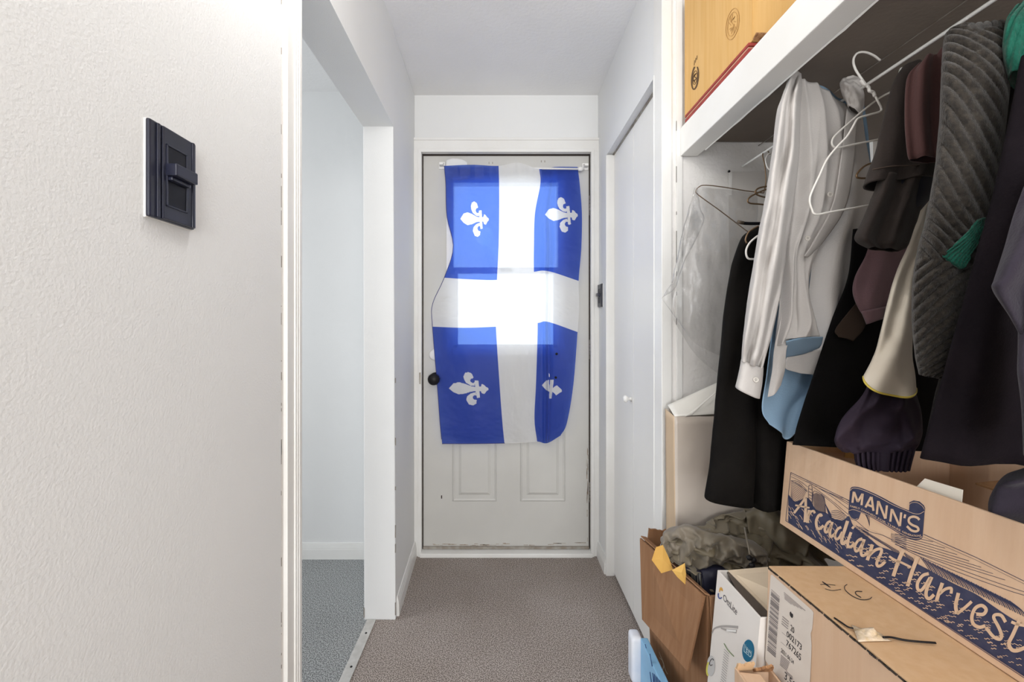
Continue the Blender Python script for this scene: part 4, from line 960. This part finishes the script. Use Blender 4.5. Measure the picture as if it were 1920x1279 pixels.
# ------------------------------------------------------------------ black jacket
blk = mat('black_wool', lin(15, 13, 12), .85, lin(20, 18, 16), 14, .3, 220, spec=.1)
e = thing('black_jacket', 'long black jacket hanging behind the pale shirt', 'jacket', P(1420, 940, 1.08))
loft('body', [(1420, 428, 1500, 415, 1.09, .03), (1396, 446, 1560, 440, 1.09, .08), (1384, 520, 1580, 520, 1.09, .11), (1378, 640, 1580, 640, 1.09, .12), (1390, 800, 1575, 800, 1.09, .13), (1404, 940, 1560, 930, 1.09, .13)], 48, 60, blk, e, fold=lambda u, v: .012*math.sin(u*14+v)*v, wr=.008, ws=6)
loft('sleeve', [(1412, 432, 1430, 430, 1.06, .03), (1388, 452, 1428, 455, 1.055, .06), (1367, 520, 1425, 520, 1.05, .08), (1354, 610, 1422, 610, 1.045, .085), (1343, 740, 1418, 745, 1.04, .085), (1332, 850, 1416, 855, 1.04, .085), (1322, 927, 1412, 946, 1.04, .085)], 40, 60, blk, e, fold=lambda u, v: .004*math.sin(v*17+u*4), wr=.007, ws=8)

# ------------------------------------------------------------------ pale shirt
sh_o = mat('pale_shirt_cotton', lin(198, 193, 189), .75, lin(190, 185, 181), 5, .25, 420, sheen=.1)  # light blue cloth, warm light put into the grey tone
sh_i = mat('shirt_inside_cool_shade', lin(132, 160, 186), .8, lin(140, 168, 192), 5, .25, 420)  # same cloth, cool shade put into the blue
e = thing('pale_shirt', 'pale button-up shirt hanging crooked from one shoulder', 'shirt', P(1500, 820, .9))
def sf(u, v): return .014*(abs(math.sin(u*6+v*2.2))-.5)*(.3+v)+.006*abs(math.sin(u*13-v*4))
sheet('back_panel', [[(1482, 145, .925), (1530, 160, .94), (1575, 182, .94), (1612, 180, .93)],
                     [(1480, 270, .945), (1530, 270, .965), (1580, 265, .965), (1624, 260, .95)],
                     [(1470, 430, .95), (1530, 430, .98), (1590, 425, .98), (1634, 420, .955)],
                     [(1455, 580, .95), (1510, 590, .985), (1575, 580, .98), (1626, 560, .955)],
                     [(1440, 700, .945), (1490, 715, .975), (1540, 712, .975), (1600, 690, .955)],
                     [(1432, 768, .935), (1465, 775, .965), (1500, 765, .965), (1552, 722, .95)],
                     [(1446, 797, .93), (1465, 812, .95), (1484, 822, .955), (1520, 745, .945)]], 60, 90, sh_i, e, fold=lambda u, v: .006*math.sin(u*11+v*2), wr=.006, ws=8)
sheet('right_panel', [[(1585, 195, .925), (1600, 190, .925), (1616, 190, .93)], [(1580, 290, .93), (1605, 285, .925), (1626, 280, .93)], [(1560, 390, .93), (1600, 385, .92), (1636, 380, .93)],
                      [(1530, 470, .93), (1580, 470, .922), (1634, 465, .935)], [(1520, 570, .93), (1572, 575, .925), (1622, 560, .94)], [(1530, 660, .935), (1560, 675, .93), (1590, 672, .94)]], 44, 80, sh_o, e,
      fold=lambda u, v: .012*math.sin(u*10+v*2)*v, wr=.006, ws=9, seed=2)
sheet('front_panel', [[(1492, 140, .915), (1520, 148, .905), (1552, 163, .905), (1590, 196, .915)],
                      [(1490, 200, .91), (1525, 205, .89), (1565, 210, .885), (1606, 225, .90)],
                      [(1488, 290, .905), (1522, 295, .88), (1562, 300, .878), (1600, 305, .895)],
                      [(1482, 380, .90), (1512, 390, .88), (1548, 395, .88), (1584, 388, .893)],
                      [(1474, 460, .895), (1494, 465, .877), (1515, 466, .885), (1546, 450, .90)],
                      [(1470, 540, .89), (1490, 545, .872), (1510, 545, .882), (1522, 520, .90)],
                      [(1464, 600, .888), (1486, 606, .868), (1512, 605, .872), (1532, 592, .892)],
                      [(1458, 650, .888), (1474, 640, .87), (1506, 632, .868), (1543, 631, .885)]], 60, 100, sh_o, e, fold=sf, wr=.007, ws=10, seed=5)
sheet('front_tail', [[(1470, 560, .893), (1476, 600, .89), (1480, 630, .89)], [(1452, 650, .893), (1462, 660, .887), (1474, 655, .887)], [(1447, 700, .895), (1460, 705, .887), (1472, 690, .892)], [(1440, 745, .905), (1452, 740, .895), (1464, 722, .90)]], 24, 50, sh_o, e, wr=.004, ws=14)
sheet('turned_hem', [[(1474, 640, .872), (1506, 633, .87), (1543, 632, .886)], [(1474, 655, .90), (1508, 652, .905), (1540, 645, .905)], [(1473, 670, .925), (1505, 664, .93), (1536, 652, .92)]], 24, 14, sh_i, e)
sheet('far_tail', [[(1476, 668, .928), (1512, 662, .932), (1545, 652, .93)], [(1472, 690, .928), (1515, 694, .932), (1553, 684, .93)], [(1500, 700, .93), (1530, 704, .934), (1549, 714, .932)]], 24, 20, sh_o, e)
loft('sleeve', [(1479, 141, 1501, 139, .937, .014), (1474, 165, 1502, 165, .915, .034), (1456, 215, 1500, 220, .882, .07), (1446, 300, 1497, 305, .878, .075), (1434, 380, 1486, 390, .874, .08), (1418, 470, 1474, 475, .87, .08), (1404, 560, 1462, 560, .866, .08), (1394, 640, 1440, 650, .864, .07), (1391, 676, 1430, 690, .864, .055)], 48, 110, sh_o, e,
     fold=lambda u, v: .013*math.sin(u*13+v*4)*min(1, v*6)+.005*math.sin(v*27+u*8), wr=.008, ws=12, seed=9)
loft('cuff', [(1391, 674, 1430, 689, .864, .050), (1386, 700, 1428, 715, .863, .052), (1380, 725, 1423, 746, .863, .055)], 40, 14, sh_o, e, wr=.003, ws=20, solid=.003)
sheet('placket', [[(1588, 205, .896), (1597, 210, .896), (1607, 214, .898)], [(1576, 300, .873), (1586, 302, .876), (1601, 306, .89)], [(1560, 385, .874), (1572, 388, .879), (1585, 388, .889)], [(1524, 455, .874), (1534, 455, .882), (1546, 450, .895)], [(1508, 480, .874), (1514, 482, .88), (1520, 478, .892)]], 10, 50, sh_o, e)
loft('collar', [(1582, 150, 1604, 147, .90, .015), (1576, 160, 1612, 158, .895, .03), (1584, 180, 1618, 186, .893, .035), (1594, 202, 1614, 222, .893, .02)], 40, 40, sh_o, e, wr=.014, ws=34, seed=1)
for (px, py, y) in ((1556, 365, .866), (1514, 447, .866), (1417, 712, .833)):
    b = lathe('button', [(.0055, 0), (.0056, .0014), (.0046, .0022), (.0036, .0014), (.001, .0013)], P(px, py, y), (0, -1, 0.1), mat('pearl_button', lin(206, 200, 192), .25), e, 18)
    for (ax, az) in ((-.0013, -.0013), (.0013, .0013), (-.0013, .0013), (.0013, -.0013)):
        q = P(px, py, y)+Vector((ax, -.0016, az)); lathe('button_hole', [(.0006, 0), (.0006, .0006)], q, (0, -1, 0), blackm, b, 6)

# ------------------------------------------------------------------ dark garments behind
blk2 = mat('black_cotton', lin(13, 12, 12), .9, lin(17, 15, 16), 10, .3, 200, spec=.1)
e = thing('black_trousers', 'black trousers hanging between the pale shirt and purple cuff', 'trousers', P(1580, 830, .84))
loft('legs', [(1600, 430, 1800, 420, 0.908, 0.014), (1590, 520, 1830, 520, 0.908, 0.014), (1560, 600, 1840, 600, 0.908, 0.014), (1530, 690, 1840, 690, 0.908, 0.014), (1500, 780, 1840, 780, 0.908, 0.014), (1486, 834, 1840, 850, 0.908, 0.014)], 44, 50, blk2, e, fold=lambda u, v: .003*math.sin(u*12)*v, wr=.003, ws=7)
sheet('brown_facing', [[(1612, 560, .892), (1625, 552, .892), (1640, 556, .892)], [(1568, 615, .892), (1592, 610, .892), (1622, 612, .892)], [(1572, 632, .892), (1590, 636, .892), (1600, 640, .892)]], 14, 18, mat('brown_corduroy', lin(52, 40, 32), .9), e, wr=.001, ws=20)

brn = mat('dark_brown_cotton', lin(42, 35, 32), .9, lin(48, 40, 36), 6, .3, 260, sheen=.05)
nvy = mat('navy_jersey', lin(22, 22, 34), .9, lin(26, 26, 38), 8, .2, 260, sheen=.1)
e = thing('brown_polo', 'dark brown short sleeved polo hanging beside the white hangers', 'shirt', P(1690, 470, .76))
loft('sleeve', [(1692, 136, 1726, 120, 0.785, 0.025), (1676, 160, 1742, 150, 0.782, 0.040), (1660, 215, 1756, 205, 0.780, 0.045), (1644, 285, 1764, 280, 0.778, 0.050), (1630, 325, 1766, 318, 0.776, 0.050), (1620, 352, 1762, 338, 0.775, 0.052)], 48, 60, brn, e, fold=lambda u, v: .006*math.sin(u*11+v*3)*v, wr=.006, ws=12, seed=3, solid=.003)
loft('undersleeve', [(1660, 300, 1752, 296, 0.775, 0.036), (1654, 345, 1752, 345, 0.775, 0.039), (1656, 372, 1742, 372, 0.775, 0.036), (1668, 392, 1722, 398, 0.775, 0.030)], 36, 24, nvy, e, wr=.008, ws=14)
loft('second_sleeve', [(1650, 330, 1745, 330, 0.765, 0.028), (1636, 370, 1730, 380, 0.765, 0.035), (1618, 415, 1714, 425, 0.765, 0.038), (1603, 448, 1702, 460, 0.765, 0.035), (1630, 466, 1686, 470, 0.765, 0.021)], 40, 40, brn, e, fold=lambda u, v: .008*math.sin(u*13+2), wr=.009, ws=14, seed=6)
ptube('hem_seam', [(1636, 318, .748), (1670, 312, .744), (1710, 310, .744), (1745, 308, .75)], .745, .0010, mat('brown_thread', lin(84, 70, 62), .9), e)
mar = mat('maroon_knit', lin(70, 44, 42), .85, lin(78, 50, 48), 6, .3, 300, sheen=.1)
e = thing('maroon_shirt', 'maroon shirt with rounded shoulder behind the charcoal sweater', 'shirt', P(1740, 380, .72))
loft('shoulder', [(1724, 122, 1790, 90, 0.706, 0.020), (1702, 150, 1810, 130, 0.706, 0.026), (1698, 220, 1812, 220, 0.706, 0.028), (1702, 285, 1812, 285, 0.706, 0.028), (1706, 300, 1812, 300, 0.706, 0.024)], 44, 44, mar, e, fold=lambda u, v: .006*math.sin(u*17), wr=.004, ws=9)
loft('body', [(1770, 285, 1830, 285, .706, .02), (1772, 320, 1830, 320, .706, .02), (1772, 380, 1830, 380, .706, .02), (1768, 430, 1830, 430, .706, .02)], 36, 30, blk2, e, wr=.006, ws=8)
mau = mat('mauve_cotton', lin(96, 72, 78), .85, lin(106, 80, 84), 6, .3, 300, sheen=.2)
e = thing('mauve_shirt', 'dusty mauve sleeve end hanging below the dark brown polo', 'shirt', P(1640, 610, .78))
loft('sleeve', [(1640, 430, 1724, 420, 0.866, 0.017), (1624, 478, 1712, 470, 0.866, 0.022), (1604, 520, 1698, 525, 0.866, 0.028), (1600, 550, 1684, 556, 0.866, 0.028), (1610, 578, 1668, 574, 0.866, 0.025), (1622, 596, 1660, 584, 0.866, 0.020)], 40, 50, mau, e, fold=lambda u, v: .006*abs(math.sin(u*5+1.0)), wr=.004, ws=14)
loft('cuff_band', [(1616, 584, 1664, 575, 0.866, 0.023), (1626, 608, 1654, 598, 0.866, 0.019)], 30, 8, mau, e, solid=.003)

# ------------------------------------------------------------------ windbreaker
crm = mat('cream_nylon', lin(226, 216, 200), .55, lin(218, 206, 188), 5, .25, 60, sheen=.1); prp = mat('dark_purple_nylon', lin(50, 40, 52), .75, lin(42, 34, 46), 6, .4, 60, spec=.2); yel = mat('yellow_piping', lin(222, 200, 92), .5)
e = thing('windbreaker', 'dark purple windbreaker with cream sleeve panel and yellow piping', 'jacket', P(1660, 880, .72))
crs = loft('cream_sleeve', [(1736, 372, 1756, 372, 0.810, 0.019), (1722, 410, 1748, 412, 0.807, 0.025), (1704, 460, 1734, 462, 0.803, 0.031), (1681, 510, 1716, 518, 0.800, 0.037), (1664, 570, 1714, 572, 0.797, 0.043), (1650, 630, 1710, 632, 0.795, 0.046), (1640, 665, 1709, 668, 0.795, 0.050), (1628, 690, 1714, 700, 0.795, 0.053), (1620, 706, 1717, 728, 0.795, 0.055)], 44, 90, crm, e, fold=lambda u, v: .005*math.sin(u*8+v*9), wr=.005, ws=12, sag=lambda v: .020*max(0, (v-.82)/.18))
ring = [crs.data.vertices[89*44+k].co+Vector((-.0005, -.0006, 0)) for k in range(0, 23)]
tube('yellow_piping', ring, .0019, yel, e, sub=1)
loft('yellow_tab', [(1741, 366, 1756, 362, .826, .012), (1738, 385, 1754, 385, .826, .012), (1733, 404, 1750, 405, .826, .012)], 20, 8, mat('yellow_cloth', lin(206, 164, 52), .7), e)
loft('cuff', [(1634, 706, 1708, 716, 0.803, 0.024), (1616, 744, 1719, 744, 0.803, 0.045), (1580, 785, 1727, 775, 0.808, 0.065), (1567, 818, 1729, 806, 0.812, 0.068), (1570, 836, 1724, 830, 0.816, 0.060), (1580, 846, 1716, 842, 0.820, 0.048)], 64, 60, prp, e, fold=lambda u, v: .011*abs(math.sin(u*7+v*5))+.006*abs(math.sin(u*15-v*6))+(.0028*math.sin(u*70) if v > .8 else 0), wr=.006, ws=15, pw=.6)

loft('elastic_band', [(1600, 838, 1718, 834, 0.832, 0.044), (1602, 848, 1714, 848, 0.832, 0.044), (1604, 862, 1710, 864, 0.832, 0.044), (1608, 874, 1706, 880, 0.832, 0.044)], 160, 20, prp, e, fold=lambda u, v: .0045*math.sin(u*75), wr=.004, ws=14)

# ------------------------------------------------------------------ charcoal sweater
kn_ = mat('charcoal_ribbed_wool', lin(36, 32, 29), .95, lin(60, 54, 47), 160, .8, 400, sheen=.2); grn = mat('green_wool', lin(16, 84, 68), .95, lin(24, 98, 80), 120, .8, 300, sheen=.2)
e = thing('charcoal_sweater', 'chunky ribbed charcoal sweater with green shoulder and elbow accents', 'sweater', P(1780, 700, .66))
def rib(u, v):
    if v < .12 and u > .35: return -.004*abs(math.sin(u*22))
    ph = (u*13 - v*86) if v < .64 else (u*13+v*86-110)
    return -.0055*abs(math.sin(ph*1.1))+.0007*math.sin(u*190)*math.sin(v*260)
loft('sleeve', [(1786, 62, 1886, 46, .632, .03), (1772, 80, 1896, 62, .63, .05), (1768, 130, 1896, 120, .626, .07), (1766, 200, 1890, 200, .622, .075), (1757, 310, 1876, 312, .62, .075), (1738, 410, 1856, 418, .618, .075), (1722, 465, 1836, 480, .618, .075), (1712, 530, 1816, 545, .618, .07), (1711, 600, 1800, 620, .62, .065), (1716, 660, 1784, 675, .622, .055), (1724, 700, 1770, 708, .625, .04)], 150, 330, kn_, e, fold=rib, wr=.005, ws=10)
loft('body', [(1880, 70, 2060, 50, .665, .03), (1850, 200, 2060, 200, .665, .04), (1830, 400, 2060, 400, .665, .04), (1790, 600, 2060, 600, .67, .04), (1750, 760, 2060, 760, .675, .04), (1730, 850, 2060, 860, .675, .04)], 48, 60, mat('charcoal_knit_dark', lin(24, 21, 20), .95, lin(32, 28, 26), 120, .6, 300), e, fold=lambda u, v: .008*abs(math.sin(u*16)), wr=.005, ws=9)
def knit(u, v): return .0018*math.sin(u*40+v*20)
loft('green_shoulder', [(1896, 26, 2000, -10, .60, .03), (1884, 60, 2000, 40, .598, .05), (1882, 110, 2000, 100, .598, .055), (1892, 150, 2000, 150, .598, .05)], 60, 50, grn, e, fold=knit, wr=.004, ws=12)
sheet('green_elbow', [[(1834, 412, .574), (1840, 410, .574), (1846, 408, .574)], [(1804, 446, .572), (1820, 450, .572), (1836, 446, .574)], [(1770, 478, .574), (1792, 488, .572), (1820, 480, .574)], [(1786, 490, .574), (1800, 504, .574), (1810, 500, .575)]], 30, 30, grn, e, fold=knit)

# ------------------------------------------------------------------ black coat and navy sweatshirt
coat = mat('black_purple_fleece', lin(20, 16, 20), .95, lin(25, 20, 24), 20, .4, 300, spec=.1)
e = thing('black_coat', 'heavy black coat hanging behind the charcoal sweater', 'coat', P(1830, 870, .63))
loft('body', [(1916, 110, 2080, 90, .545, .03), (1892, 230, 2090, 220, .545, .05), (1866, 360, 2090, 360, .545, .055), (1834, 470, 2090, 470, .55, .06), (1798, 600, 2090, 600, .555, .06), (1764, 720, 2090, 720, .565, .06), (1734, 830, 2090, 830, .575, .06), (1726, 858, 2080, 866, .58, .05)], 56, 70, coat, e, fold=lambda u, v: .007*math.sin(u*15+1)*(.3+v), wr=.005, ws=7)
swt = mat('navy_sweatshirt_fleece', lin(42, 37, 47), .95, lin(47, 41, 52), 14, .4, 300, sheen=.1)
e = thing('navy_sweatshirt', 'washed navy sweatshirt with sleeve drooping into the produce carton', 'sweatshirt', P(1920, 980, .5))
loft('upper_sleeve', [(1935, 320, 2060, 300, 0.460, 0.024), (1908, 390, 2050, 380, 0.455, 0.040), (1888, 460, 2040, 450, 0.450, 0.044), (1866, 525, 2030, 500, 0.448, 0.044), (1864, 545, 2020, 560, 0.448, 0.040), (1892, 590, 2010, 620, 0.450, 0.036), (1912, 625, 2005, 650, 0.452, 0.032)], 44, 50, swt, e, fold=lambda u, v: .009*math.sin(u*10+v*6), wr=.006, ws=11)
loft('lower_sleeve', [(1911, 610, 2010, 620, 0.455, 0.032), (1910, 690, 2010, 690, 0.455, 0.036), (1916, 760, 2010, 760, 0.455, 0.036), (1922, 850, 2010, 850, 0.455, 0.040)], 36, 30, swt, e, wr=.006, ws=11, seed=4)
loft('sleeve_end', [(1912, 886, 2010, 858, .618, .006), (1896, 890, 2010, 870, .619, .03), (1874, 905, 2010, 900, .622, .05), (1856, 940, 2000, 945, .628, .05), (1858, 970, 1990, 985, .632, .04)], 44, 40, swt, e, fold=lambda u, v: .009*math.sin(v*13+u*3), wr=.007, ws=13, seed=2)
